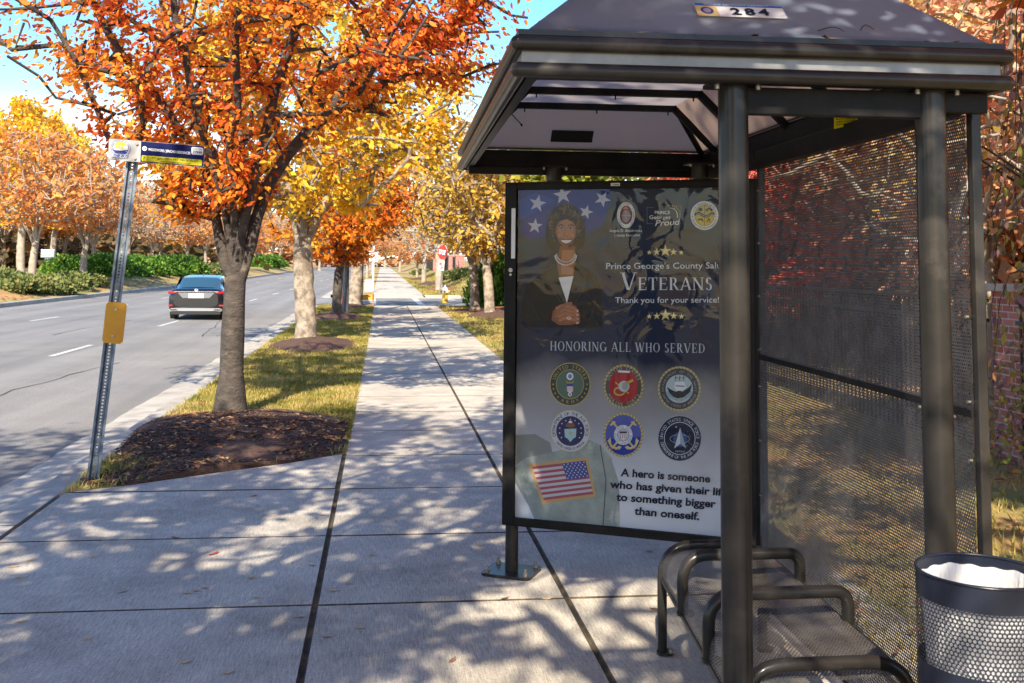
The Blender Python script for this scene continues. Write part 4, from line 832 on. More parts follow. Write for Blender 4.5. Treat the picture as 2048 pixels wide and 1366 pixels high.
b = MB(True); b.tube([(.042, -.009, 1.63), (.042, -.013, 1.63)], .007, 10); b.tube([(.042, -.009, 1.655), (.042, -.013, 1.655)], .012, 12); b.build('lock', M['bolt'], A)
b = MB(); b.box((.045, -.0135, 1.72), (.068, -.0105, 2.0)); b.build('tape_strip', M['white'], A); 

# ================================================================== bench
Bn = empty('bench', (1.25, 4.66, 0), 0, label='dark perforated steel bench with curved tubular armrests under the shelter roof', cat='bench')
by = [4.66, 4.17, 3.68, 3.19]; fx = lambda y: 1.25-(4.66-y)*.10; bx_ = lambda y: 1.695-(4.66-y)*.045; SEAT = .452
def seatrow(y):
    f, k = fx(y), bx_(y); pts = [(f-.004, .33), (f+.0, .38)]+[(f+.10-.098*cos(t), .385+.065*sin(t)) for t in [pi/2*i/7 for i in range(8)]]+[(f+.18, SEAT+.001), ((f+k)/2+.05, SEAT-.012), (k-.08, SEAT-.004), (k, SEAT)]
    return [(x, y, z) for x, z in pts]
b = MB(True); rows = [seatrow(y) for y in np.linspace(4.66, 3.19, 13)]; b.grid(rows); b.uv = []
for r in rows:
    d = 0
    for i, p in enumerate(r):
        if i: d += math.dist(p, r[i-1])
        b.uv.append((d, p[1]))
b.build('seat', perf('perforated_seat', .0125, .27, (.075, .066, .060), .33, .3), Bn, world=True)
b = MB(True); b.tube([(fx(y), y, .325) for y in (4.66, 3.9, 3.19)], .0125, 12); b.build('front_rail', ST, Bn, world=True)
b = MB(True); b.tube([(bx_(y), y, SEAT-.012) for y in (4.66, 3.9, 3.19)], .0125, 12); b.build('back_rail', ST, Bn, world=True)
def bend(P, r=.09, k=7):
    """rounds the corners of a polyline"""
    P = [Vector(p) for p in P]; out = [P[0]]
    for i in range(1, len(P)-1):
        a_, c, d = P[i-1], P[i], P[i+1]; u = (a_-c).normalized(); v = (d-c).normalized(); rr = min(r, (a_-c).length*.49, (d-c).length*.49)
        for j in range(k+1): t = j/k; out.append((c+u*rr)*(1-t)**2+c*2*t*(1-t)+(c+v*rr)*t*t)
    return out+[P[-1]]
for i, y in enumerate(by):
    f, k = fx(y), bx_(y); end = i in (0, 3); zt_ = .462 if i == 0 else (.492 if i == 3 else .552)
    b = MB(True); zb0 = .012 if end else .335
    b.tube(bend([(f, y, zb0), (f, y, zt_), (k+.01, y, zt_), (k+.01, y, .012 if end else SEAT-.01)], .14 if end else .125), .0225 if not end else .021, 18)
    lg = b.build('end_frame' if end else 'armrest', ST, Bn, world=True)
    for xx in ((k+.01, f) if end else (f,)): b = MB(True); b.tube([(xx+.01, y-.005, zb0-.008), (xx+.01, y-.005, zb0+.004)], .036, 16); q = b.build('foot_plate', ST, Bn, world=True)
    if end:
        b = MB(); b.tube([(f+.03, y-.03, .014), (f+.03, y-.03, .032)], .010, 6); b.tube([(f+.03, y-.03, .03), (f+.03, y-.03, .046)], .005, 6); b.build('bolt', M['bolt'], q, world=True)
# ================================================================== litter bin
tcx, tcy, tr_, th_ = 1.588, 2.70, .163, .90
Tb = empty('litter_bin', (tcx, tcy, 0), 0, label='round black steel litter bin with punched holes and a clear white liner', cat='litter bin')
STB = mat('bin_paint', (.008, .011, .022), (.018, .022, .035), scale=3, rough=.3, spec=.35, bump=.04, bscale=70, c3=(.10, .095, .09), s3=5, t3=(.62, .8))
def cyl(r0, zs, n=96, rr=None):
    b = MB(True); rows = [[((rr[i] if rr else r0)*cos(2*pi*j/n), (rr[i] if rr else r0)*sin(2*pi*j/n), z) for j in range(n+1)] for i, z in enumerate(zs)]; b.grid(rows); b.uv = [(math.atan2(v[1], v[0])*r0 % (2*pi*r0), v[2]) for v in b.v]
    for i in range(len(b.v)):
        if i % (n+1) == n: b.uv[i] = (2*pi*r0, b.uv[i][1])
    return b
cyl(tr_, [.835, .86, .90]).build('top_band', STB, Tb)
cyl(tr_, [.675, .835]).build('punched_band', perf('punched_bin_steel', 2*pi*tr_/88, .375, (.018, .02, .028), .3, .3), Tb)
cyl(tr_, [.03, .30, .675]).build('lower_drum', STB, Tb)
b = MB(True); n = 72; b.grid([[((tr_+.004*cos(q))*cos(2*pi*j/n), (tr_+.004*cos(q))*sin(2*pi*j/n), th_+.004*sin(q)) for j in range(n)] for q in [2*pi*i/8 for i in range(9)]], closed=True); b.build('rim', STB, Tb)
BAG = mat('liner_film', (.80, .80, .80), (.62, .63, .64), scale=9, rough=.22, bump=.5, bscale=24, stretch=(1, 1, .35), trans=.35)
b = MB(True); n = 240; rows = []
for i, z in enumerate((.874, .862, .84, .80, .74, .67, .58, .45)):
    row_ = []
    for j in range(n):
        a_ = 2*pi*j/n; f_ = .0012+.0011*i; q_ = .5*sin(11*a_+.3*i)+.5*sin(29*a_+.5*i)+.45*sin(53*a_-.4*i)+.3*sin(87*a_); r_ = tr_-.007-.003*i-f_*abs(q_)
        row_.append((r_*cos(a_), r_*sin(a_), z+(.0025*sin(5*a_)+.002*sin(17*a_) if i == 0 else 0)))
    rows.append(row_)
rows.append([(x*.3, y*.3, .43) for x, y, z in rows[-1]]); b.grid(rows, closed=True); b.build('liner', BAG, Tb)

# ================================================================== bus stop sign on a leaning channel post
base = G(185, 962); topd = D(268, 300, 8.57); 
Bs = empty('bus_stop_sign', base, 0, label='leaning bus stop sign on a perforated grey post with a blue route blade', cat='bus stop sign')
ax = (topd-base).normalized(); rt = Vector((1, .12, 0)).normalized(); rt = (rt-ax*rt.dot(ax)).normalized(); bk = ax.cross(rt).normalized()*-1
if bk.y < 0: bk = -bk
Lp = (topd-base).length
def bp_(u, v, s_): return base+ax*s_+rt*u+bk*v     # local post coordinates
b = MB(); ho, pt, nh = .0065, .0255, int(Lp/.0255)
def quadp(*P): b.add(P, [tuple(range(len(P)))], None)
s0 = -.05
def stripbox(u0, v0, u1, v1, t=.003, sA=s0, sB=Lp): b.prism([bp_(u0, v0, sA), bp_(u1, v1, sA), bp_(u1, v1+t, sA), bp_(u0, v0+t, sA)], ax*(sB-sA))
stripbox(-.018, .02, -ho, .02); stripbox(ho, .02, .018, .02)
stripbox(-.03, -.006, -.0182, .02); stripbox(.0182, .02, .03, -.006); stripbox(-.046, -.006, -.0302, -.006); stripbox(.0302, -.006, .046, -.006)
for i in range(nh+2): c_ = s0+i*pt; stripbox(-ho, .02, ho, .02, .003, c_, c_+pt-2*ho)
b.build('post', M['galvd'], Bs, world=True)
# blade
P0 = D(218, 277, 8.50); Pr = D(410, 292.5, 8.50); Pd = D(216.5, 318, 8.50); eu = (Pr-P0)/192.; ev = (Pd-P0)/41.; en = eu.cross(ev).normalized()
if en.y > 0: en = -en
# blade coordinates in photo pixels along its two edges
bf = lambda x, y, l: P0+eu*(x)+ev*(y)+en*(.003+.0003*l)
def rrect(x0, y0, x1, y1, r, k=4): return [(x, y) for cx, cy, a0 in ((x0+r, y0+r, pi), (x1-r, y0+r, -pi/2), (x1-r, y1-r, 0), (x0+r, y1-r, pi/2)) for x, y in arc(cx, cy, r, a0, a0+pi/2, k)]
b = MB(); b.prism([P0+eu*x+ev*y+en*.0025 for x, y in rrect(0, 0, 191, 42.5, 3)], -en*.004); blade = b.build('blade', M['white'], Bs, world=True)
a = Art(bf); a.poly(rrect(0, 0, 191, 42.5, 3), (.36, .36, .36)); BL = (.003, .007, .065)
a.poly([(64, .5)]+rrect(64, .5, 190.5, 42, 2.5)[5:15]+[(64, 42)], BL)
a.poly(rrect(66, 28, 187, 40, 3), (.58, .50, .02)); a.text('?', 69, 38.5, 72.5, 38.5, 8.5, (.02, .02, .03), .03)
a.text('TEXT: pgcbus 37999 to 41411   CALL 301-324-2877', 84, 33.5, 180, 33.5, 3.6, (.05, .04, .02), .015); a.text('www.princegeorgestransit.gov', 104, 38.8, 165, 38.8, 3.4, (.05, .04, .02), .015)
a.ell(71.5, 14.5, 4.6, 4.6, (.72, .72, .72)); a.text('28', 68.4, 16.7, 74.6, 16.7, 4.4, BL, .02); a.text('WOODMORE / JERICHO RESIDENCES', 79, 18, 163, 19, 5.2, (.74, .74, .74), .022)
a.poly(rrect(165, 3.5, 189, 18.5, 3), (.66, .66, .64)); a.text('STOP ID#', 168, 9, 186, 9, 3.6, (.12, .12, .12), .01); a.text('37999', 168, 16.5, 186.5, 16.5, 5.6, (.05, .05, .06), .025)
a.ell(24, 17.5, 19.5, 17.5, (.10, .14, .36)); a.ell(24, 17.5, 18.7, 16.7, (.42, .42, .42)); a.ell(24.5, 17.5, 14, 12.5, (.72, .62, .05)); a.poly([(10, 21), (39, 20), (37, 27), (30, 31), (19, 31), (12, 27)], (.05, .08, .30))
a.poly(rrect(11, 12, 37, 24, 2), (.70, .70, .66)); 
for k in range(4): a.poly([(13+6*k, 13.5), (17.6+6*k, 13.2), (17.6+6*k, 18.2), (13+6*k, 18.5)], (.72, .62, .05) if k < 3 else (.6, .6, .5))
a.line([(10, 23), (24, 24), (38, 21)], 2.6, (.05, .08, .3)); a.ell(17, 25, 2, 2, (.05, .05, .1), 10); a.ell(32, 24, 2, 2, (.05, .05, .1), 10)
a.poly([(8, 29), (40, 29.5), (39, 37), (7, 36.5)], (.52, .52, .56)); a.text('THE BUS', 9, 35.2, 39, 35.8, 5.6, (.03, .05, .25), .035, .2)
a.ringtext("PRINCE GEORGE'S COUNTY", 24, 17.5, 14.8, 13.3, 3, (.12, .15, .35), -110, 110)
a.build('blade_print', blade)
for y in (6.5, 35.5): b = MB(True); c_ = P0+eu*(56 if y < 20 else 53)+ev*y; b.tube([c_+en*.003, c_+en*.016], .011, 12); b.build('bolt', M['bolt'], Bs, world=True)
# yellow backing plate lower down the post
Q = [D(213, 603, 8.5), D(253, 606, 8.5), D(204, 684.5, 8.5)]; eu2 = (Q[1]-Q[0])/40; ev2 = (Q[2]-Q[0])/82; en2 = eu2.cross(ev2).normalized()
if en2.y > 0: en2 = -en2
b = MB(); b.prism([Q[0]+eu2*x+ev2*y+en2*.004 for x, y in rrect(0, 0, 41.5, 83, 8, 6)], -en2*.003); yp = b.build('yellow_plate', M['yellow'], Bs, world=True)
for y in (14, 68): b = MB(True); c_ = Q[0]+eu2*20.5+ev2*y+en2*.004; b.tube([c_, c_+en2*.008], .010, 12); b.build('bolt', M['bolt'], yp, world=True)

# ================================================================== trees
def leaves(C, Dv, size, rnd, droop=.5, six=False):
    """pointed leaf blades at points C, growing along Dv"""
    n = len(C); Dv = Dv+rnd.normal(0, .45, (n, 3)); Dv[:, 2] -= droop; Dv /= np.linalg.norm(Dv, axis=1)[:, None]
    U = rnd.normal(0, 1, (n, 3)); U -= Dv*np.sum(U*Dv, 1)[:, None]; U /= np.linalg.norm(U, axis=1)[:, None]; W_ = np.cross(Dv, U)
    l = (size*(.6+.7*rnd.random(n)))[:, None]; wd = l*.25
    if six:
        V = np.stack([C, C+Dv*l*.25+U*wd*.8+W_*wd*.25, C+Dv*l*.58+U*wd*.85+W_*wd*.2, C+Dv*l-W_*wd*.2, C+Dv*l*.58-U*wd*.85+W_*wd*.2, C+Dv*l*.25-U*wd*.8+W_*wd*.25], 1)
        return V.reshape(-1, 3), 6
    V = np.stack([C, C+Dv*l*.45+U*wd*1.15+W_*wd*.3, C+Dv*l, C+Dv*l*.45-U*wd*1.15+W_*wd*.3], 1); return V.reshape(-1, 3), 4
class Tree:
    def __init__(s, seed, trunk, r0):
        """trunk: polyline of points with the fork last; r0: radius at the foot"""
        s.rnd = np.random.default_rng(seed); s.P = [np.array(trunk[0], float)]; s.par = [-1]; s.r0 = r0
        s.chain(0, trunk[1:]); s.fork = len(s.P)-1; s.ends = []
    def chain(s, start, pts, step=.22, jit=.012):
        cur = start
        for p in pts:
            p = np.array(p, float); a = s.P[cur]; k = max(1, int(np.linalg.norm(p-a)/step))
            for i in range(1, k+1): s.P.append(a+(p-a)*i/k+s.rnd.normal(0, jit, 3)*(i < k)); s.par.append(cur); cur = len(s.P)-1
        return cur
    def limb(s, pts, base=None): return s.chain(s.fork if base is None else base, pts, .25, .02)
    def grow(s, T, step=.3, bow=.12, up=.25):
        axis = s.P[s.fork]; T = T[np.argsort(np.linalg.norm(T-axis, axis=1))]
        cap = len(s.P)+len(T)*14+10; Q = np.zeros((cap, 3)); n = len(s.P); Q[:n] = np.array(s.P)
        for e in T:
            dv = Q[s.fork:n]-e; d = np.sqrt((dv**2).sum(1)); cst = d+up*np.maximum(0, dv[:, 2])*1.2
            j = s.fork+int(np.argmin(cst)); a = Q[j]; L_ = np.linalg.norm(e-a)
            if L_ < .05: continue
            k = max(1, int(L_/step)); cur = j; side = s.rnd.normal(0, 1, 3); side[2] = abs(side[2])*.4
            for i in range(1, k+1):
                t = i/k; p = a+(e-a)*t+side*bow*L_*.35*sin(pi*t)+s.rnd.normal(0, .018*step/.3, 3)*(i < k)
                s.P.append(p); s.par.append(cur); Q[n] = p; cur = n; n += 1
            s.ends.append(cur)
    def mesh(s, rtip=.004, ex=.5, nmin=4, big=.03):
        P = np.array(s.P); n = len(P); w_ = np.zeros(n); par = s.par
        ch = [0]*n; main = [-1]*n
        for i in range(n-1, -1, -1):
            if w_[i] == 0: w_[i] = 1
            if par[i] >= 0: w_[par[i]] += w_[i]
            if par[i] >= 0 and (main[par[i]] < 0 or w_[i] > w_[main[par[i]]]): main[par[i]] = i
        tw = w_[s.fork]; r = rtip+(s.r0*.88-rtip)*(np.minimum(w_, tw)/tw)**ex
        z0 = P[0][2]; h = P[s.fork][2]-z0
        for i in range(s.fork+1): t = (P[i][2]-z0); r[i] = s.r0*(1-.14*t/h)*(1+.38*math.exp(-t/.10))*(1+.03*sin(t*9))
        k2 = s.fork
        V = []; F = []; ref = np.array([.3, .2, .93]); ref /= np.linalg.norm(ref); b = 0
        for i in range(1, n):
            p = par[i]; ra, rb = r[p], r[i]; ra = min(ra, rb*1.8+.01) if p > s.fork and main[p] != i else ra
            if p == s.fork and main[p] != i: ra = min(ra, rb*1.35)
            ns = 16 if ra > .1 else (9 if ra > big else (5 if ra > .012 else 3)); 
            if nmin < 4: ns = min(ns, 8)
            if main[p] == i and par[p] >= 0: da = P[i]-P[par[p]]
            else: da = P[i]-P[p]
            db = (P[main[i]]-P[p]) if main[i] > 0 else P[i]-P[p]
            rings = []
            for c_, dd, rr in ((P[p], da, ra), (P[i], db, rb)):
                dd = dd/max(1e-9, np.linalg.norm(dd)); rf = ref if abs(dd@ref) < .93 or ns < 9 and abs(dd@ref) < .98 else np.array([1., 0, 0])
                rf = np.array([1., .15, 0]) if ns >= 9 else rf
                a = np.cross(dd, rf); a /= np.linalg.norm(a); q = np.cross(dd, a); A = 2*pi*np.arange(ns)/ns
                rings.append(c_+(np.cos(A)[:, None]*a+np.sin(A)[:, None]*q)*rr)
            V += list(rings[0])+list(rings[1]); F += [(b+j, b+(j+1) % ns, b+ns+(j+1) % ns, b+ns+j) for j in range(ns)]; b += 2*ns
        return V, F
    def leafpoints(s, per, spread, back=3):
        C = []; Dd = []
        for e in s.ends:
            chain = [e]; c_ = e
            for _ in range(back):
                if s.par[c_] > s.fork: c_ = s.par[c_]; chain.append(c_)
            for _ in range(per):
                i = s.rnd.integers(0, max(1, len(chain)-1)) if len(chain) > 1 else 0; t = s.rnd.random(); a = s.P[chain[i]]; q = s.P[chain[min(i+1, len(chain)-1)]]
                C.append(a+(q-a)*t+s.rnd.normal(0, spread, 3)); Dd.append(a-s.P[s.par[chain[i]]])
        C = np.array(C); Dd = np.array(Dd); Dd /= np.maximum(1e-6, np.linalg.norm(Dd, axis=1))[:, None]; return C, Dd
def build_tree(name, T, loc, bark, leafm, per, lsize, spread=.05, droop=.5, rtip=.004, ex=.5, keep=None, six=False, back=3, nmin=4, **k):
    o = empty(name, loc, 0, **k)
    V, F = T.mesh(rtip, ex, nmin); me = bpy.data.meshes.new('trunk'); me.from_pydata([tuple(v) for v in V], [], F); me.polygons.foreach_set('use_smooth', [True]*len(F)); me.materials.append(bark); me.update()
    t = bpy.data.objects.new('trunk', me); col.objects.link(t); t.parent = o
    if per:
        C, Dd = T.leafpoints(per, spread, back)
        if keep is not None: q = keep(C); C = C[q]; Dd = Dd[q]
        V, n_ = leaves(C, Dd, lsize, T.rnd, droop, six); fast('crown', V, n_, leafm, o)
    return o
def vase(rnd, n, prof, cx=0., cy=0., shell=.35, zr=None, asp=(1, 1)):
    """n points inside a body of revolution; prof: (z, inner radius, outer radius)"""
    zs = [p[0] for p in prof]; ri = [p[1] for p in prof]; ro = [p[2] for p in prof]; out = []
    while len(out) < n:
        z = rnd.uniform(zs[0], zs[-1]); o_ = np.interp(z, zs, ro); i_ = np.interp(z, zs, ri)
        if rnd.random() > (o_/max(ro))**1.3+.08: continue
        r = math.sqrt(rnd.uniform(i_**2, o_**2)); a = rnd.uniform(0, 2*pi); g = 1+.12*sin(3*a+z)+.1*sin(5*a-z*1.7)
        out.append((cx+r*g*cos(a)*asp[0], cy+r*g*sin(a)*asp[1], z))
    return np.array(out)

# --- the near red tree
T = Tree(11, [(0, 0, -.03), (.0, 0, .4), (.0, 0, .8), (.005, 0, 1.15), (.01, 0, 1.38)], .132)
lim = [
 [(-.09, .0, 1.52), (-.165, .02, 1.78), (-.225, .05, 2.05), (-.26, .05, 2.3), (-.42, .0, 2.75), (-.80, -.1, 3.25), (-1.25, -.2, 3.8), (-1.7, -.3, 4.6), (-2.0, -.3, 5.4)],
 [(-.06, -.06, 1.8), (-.12, -.15, 2.2), (-.30, -.3, 2.8), (-.45, -.5, 3.4), (-.60, -.7, 4.1), (-.7, -.9, 5.2)],
 [(.09, .0, 1.50), (.16, .0, 1.76), (.215, .0, 2.05), (.32, .02, 2.4), (.52, .05, 2.75), (.95, .0, 3.2), (1.30, -.1, 3.7), (1.62, -.1, 4.5), (1.8, 0, 5.4)],
 [(.06, -.08, 1.85), (.16, -.2, 2.3), (.30, -.35, 2.8), (.42, -.5, 3.4), (.65, -.6, 4.1), (.8, -.7, 5.2)],
 [(0, .1, 1.9), (.06, .2, 2.5), (-.05, .3, 3.2), (-.15, .3, 4.0), (-.1, .3, 5.5)],
 [(-.03, .12, 1.9), (-.25, .4, 2.5), (-.6, .8, 3.2), (-1.0, 1.2, 4.0), (-1.3, 1.5, 5)],
 [(.05, .12, 1.9), (.3, .5, 2.5), (.7, .9, 3.2), (1.1, 1.3, 4.0)],
 [(0, -.12, 1.95), (-.02, -.5, 2.6), (.1, -1.0, 3.3), (.1, -1.5, 4.2)]]
for q in lim: T.limb(q)
rn = np.random.default_rng(7)
prof = [(2.45, 0, .7), (2.8, 0, 1.15), (3.2, .1, 1.85), (3.6, .2, 2.45), (4.1, .2, 2.95), (4.8, .2, 3.2), (5.6, .2, 3.0), (6.3, 0, 1.8)]
E1 = vase(rn, 760, prof, asp=(1.0, .85)); E1 = np.vstack([E1, vase(rn, 85, [(1.95, .1, .55), (2.15, .2, .95), (2.5, .3, 1.15)], cx=-.12, asp=(1.0, .8))])
# extra reach towards the path, and sparse low sprays on the left
E1 = np.vstack([E1, np.stack([rn.uniform(1.6, 3.1, 60), rn.uniform(-1, 1, 60), rn.uniform(3.65, 4.6, 60)], 1), np.stack([rn.uniform(-2.2, -1.2, 16), rn.uniform(-.8, .6, 16), rn.uniform(2.75, 3.1, 16)], 1)])
LOX, LOZ = [-3.6, -2.3, -1.75, -1.08, -1.0, -.1, .32, .5, 1.3, 2.6, 4], [4.4, 3.75, 3.2, 2.7, 2.05, 2.22, 2.35, 2.8, 3.15, 3.5, 4.2]
def low1(P): return P[:, 2] > np.interp(P[:, 0], LOX, LOZ)-.05*np.sin(P[:, 1]*9)
E1 = E1[low1(E1)]; T.grow(E1, .28)
b1 = G(460, 838)
build_tree('street_tree', T, (b1.x, b1.y, .10), M['barkd'], L_RED, 40, .082, .09, .75, .0035, .40, six=True, keep=lambda C: C[:, 2] > np.interp(C[:, 0], LOX, LOZ)-.15, back=3,
    label='nearest street tree with dense red and orange leaves in the front mulch bed', cat='tree', group='street trees beside the road')

def streettree(seed, H, R, fork, r0, n, lean=(0, 0), low=None, cut=1.):
    rn = np.random.default_rng(seed); lx, ly = lean
    T = Tree(seed, [(0, 0, -.1), (lx*.3, ly*.3, fork*.35), (lx*.6, ly*.6, fork*.7), (lx, ly, fork)], r0)
    k = rn.integers(5, 8)
    for i in range(k):
        a = 2*pi*i/k+rn.uniform(-.4, .4); R1 = R*rn.uniform(.35, .75); z1 = fork+(H-fork)*rn.uniform(.6, .95)
        pts = []
        for t in (.15, .35, .6, .85, 1): rr = R1*(t**1.15); pts.append((lx+rr*cos(a), ly+rr*sin(a), fork+(z1-fork)*(t**.85)))
        T.limb(pts)
    lo = low or fork+.5
    prof = [(lo, 0, R*.35), (fork+(H-fork)*.3, .1*R, R*.8), (fork+(H-fork)*.55, .1*R, R), (fork+(H-fork)*.8, 0, R*.85), (H, 0, R*.35)]
    T.grow(vase(rn, n, prof, lx, ly), .34*max(1, R/3)); return T
def spot(px, py): g = G(px, py); return (g.x, g.y, 0.02)
T = streettree(21, 7.6, 3.9, 1.9, .22, 680, (-.12, 0), 2.75); build_tree('street_tree', T, spot(612, 690), M['barkl'], L_YEL, 27, .14, .11, .7, .005, .42,
    label='second street tree, thick pale trunk under a golden yellow crown', cat='tree', group='street trees beside the road')
T = streettree(33, 5.2, 2.3, 1.35, .15, 330, (0.05, 0), 1.7); build_tree('street_tree', T, spot(672, 636), M['barkd'], leafmat('leaf_orange_gold', [(.45, .08, .015), (.68, .18, .02), (.76, .32, .03), (.8, .48, .05)], .9, .5), 22, .17, .12, .7, .006, .52,
    label='small dark-trunked street tree with orange leaves beside the grey lamp post', cat='tree', group='street trees beside the road')
T = streettree(35, 7.2, 3.3, 1.9, .24, 330, (.1, 0), 2.5); build_tree('street_tree', T, spot(708, 614), M['barkl'], L_ORA, 16, .22, .15, .6, .007, .52,
    label='whitish-trunked street tree just before the side street', cat='tree', group='street trees beside the road')
# two trees on the lawn right of the path
T = streettree(41, 5.6, 2.6, 1.5, .17, 330, (-.1, .1), 2.3); build_tree('lawn_tree', T, spot(951, 624), M['barkl'], L_OCH, 10, .18, .14, .6, .008, .42,
    label='pale-trunked lawn tree with thin ochre leaves, the left of the pair', cat='tree', group='trees on the lawn right of the path')
T = streettree(42, 6.2, 2.8, 1.35, .17, 420, (-.1, 0), 1.9); build_tree('lawn_tree', T, spot(980, 634), M['barkl'], L_OCH, 11, .17, .13, .6, .008, .42,
    label='lawn tree with yellow ochre leaves on its own mulch ring, next to the poster case', cat='tree', group='trees on the lawn right of the path')

# reusable kinds for the many trees farther away
def kind(name, seed, H, R, fork, r0, n, bark, lm, per, ls, rtip, droop=.4, low=None, **k):
    T = streettree(seed, H, R, fork, r0, n, (.1, .05), low); return build_tree(name, T, (0, -80, -60), bark, lm, per, ls, .16, droop, rtip, .5, nmin=3, **k)
BK_ = mat('bark_grey', (.26, .21, .16), (.42, .35, .27), scale=4, rough=.9, c3=(.16, .13, .1), s3=2, t3=(.55, .7))
K = {
 'orange': kind('autumn_tree', 51, 7.4, 4.2, 1.6, .20, 560, BK_, L_ORA, 7, .28, .012, low=2.9),
 'dusty': kind('autumn_tree', 52, 7.6, 4.4, 1.7, .20, 760, BK_, L_PNK, 4, .22, .013, low=3.0),
 'ochre': kind('autumn_tree', 53, 8.0, 4.0, 1.7, .20, 460, BK_, L_OCH, 10, .26, .012),
 'bare': kind('bare_tree', 54, 8.6, 4.2, 2.3, .22, 620, BK_, L_OCH, 1, .18, .010),
 'yellow': kind('autumn_tree', 55, 9.5, 3.4, 2.4, .25, 420, BK_, L_YEL, 24, .30, .012),
 'green': kind('green_tree', 56, 9.0, 3.2, 2.2, .24, 420, BK_, L_GRN, 24, .28, .012),
 'crimson': kind('maple_tree', 57, 6.0, 2.9, 1.3, .16, 420, M['barkd'], L_CRI, 26, .16, .008, low=1.2),
 'blush': kind('autumn_tree', 58, 7.5, 3.2, 1.6, .18, 430, BK_, L_MIX, 36, .14, .010, low=1.2),
}
used = set()
def put(kd, x, y, z, s=1., sz=None, label='', group=None, cat='tree'):
    o = K[kd] if kd not in used else copy_tree(K[kd]); used.add(kd)
    o.location = (x, y, z); sz = sz or s; o.scale = (s, s, sz); o.rotation_euler = (0, 0, random.uniform(0, 6.28)); tag(o, label, cat, group); return o
def putpx(kd, px, Y, s=1., sz=None, label='', group=None, py=500):
    p = D(px, py, Y); return put(kd, p.x, Y, gz(p.x, Y)-.03, s, sz, label, group)
# the row on the median
row = [('orange', 65, 55, 1.0, 'orange tree with a straight pale trunk behind the junipers at the far left'),
 ('orange', 167, 61, .95, 'orange median tree rising in front of the left end of the green hedge'),
 ('dusty', 246, 78, .95, 'dusty orange median tree standing behind the sign post'),
 ('dusty', 305, 90, .9, 'dusty median tree behind the middle of the hedge'),
 ('orange', 372, 102, .95, 'orange median tree above the car'), ('dusty', 412, 118, .95, 'dusty median tree just left of the nearest red tree'),
 ('orange', 512, 150, 1.0, 'orange tree above the low far bushes, right of the red tree trunk'), ('dusty', 545, 185, 1.2, 'rosy tree farther down the median'), ('orange', 498, 128, .8, 'small orange tree by the far end of the hedge')]
for kd, px, Y, s, lb in row: putpx(kd, px, Y, s, None, lb, 'trees on the median')
# second and third rows beyond
back = [('dusty', -60, 84, 1.15), ('dusty', 8, 100, 1.2), ('orange', 100, 104, 1.1), ('dusty', 190, 92, 1.1), ('orange', 130, 104, 1.15), ('dusty', 255, 112, 1.2), ('orange', 320, 120, 1.1), ('ochre', 355, 140, 1.1), ('dusty', 395, 150, 1.25), ('orange', 440, 165, 1.2), ('dusty', 470, 180, 1.3)]
for i, (kd, px, Y, s) in enumerate(back): putpx(kd, px, Y, s, None, 'autumn tree in the row beyond the median, '+['partly cut by the left picture edge', 'behind the leftmost median trunk', 'between the two leftmost trunks', 'left of the bus sign blade', 'behind the green hedge', 'right behind the sign post', 'over the middle of the hedge', 'ochre one above the hedge end', 'behind the car roof', 'seen through the fork of the red tree', 'right of the red tree fork'][i], 'trees beyond the median')
putpx('yellow', 42, 80, 1.25, 1.32, 'tall golden tree standing above the others at the left edge')
putpx('yellow', 105, 95, 1.1, 1.35, 'tall thin golden tree behind the left row, just right of the tallest one')
# far end and right hand side
far = [('dusty', 590, 210, 1.3, 'far rosy tree where the road disappears'), ('dusty', 560, 240, 1.5, 'farthest rosy tree at the end of the median'), ('orange', 640, 190, 1.2, 'orange tree at the far road bend'), ('dusty', 680, 160, 1.1, 'dusty orange tree far down the roadside'),
 ('orange', 716, 84, .72, 'orange street tree beyond the side street, behind the no parking sign'), ('orange', 735, 105, .8, 'orange tree farther along the verge'), ('dusty', 745, 135, 1.0, 'dusty tree at the end of the verge'),
 ('orange', 800, 170, 1.1, 'orange tree closing the view at the end of the path'), ('ochre', 770, 220, 1.3, 'ochre tree far behind the end of the path')]
for kd, px, Y, s, lb in far: putpx(kd, px, Y, s, None, lb)
putpx('bare', 848, 76, .85, .8, 'half bare spreading tree on the far lawn left of the stop sign')
putpx('orange', 835, 100, .62, .6, 'low orange tree behind the half bare one')
putpx('ochre', 905, 92, 1.0, 1.1, 'ochre tree behind the far brick piers'); putpx('dusty', 960, 100, 1.1, 1.2, 'dusty tree behind the stop sign'); putpx('orange', 870, 125, 1.1, 1.1, 'orange tree far behind the stop sign')
putpx('bare', 985, 44, .95, 1.0, 'tall bare grey tree showing against the blue sky left of the shelter roof')
putpx('bare', 880, 62, 1.1, 1.1, 'bare tree behind the lawn pair'); putpx('ochre', 1040, 52, 1.0, .95, 'ochre tree hidden partly by the poster case')
putpx('green', 1190, 30, .9, .95, 'yellow-green tree behind the shelter, its top above the roof corner')
putpx('yellow', 1105, 37, .6, .68, 'low golden tree glimpsed under the shelter roof')
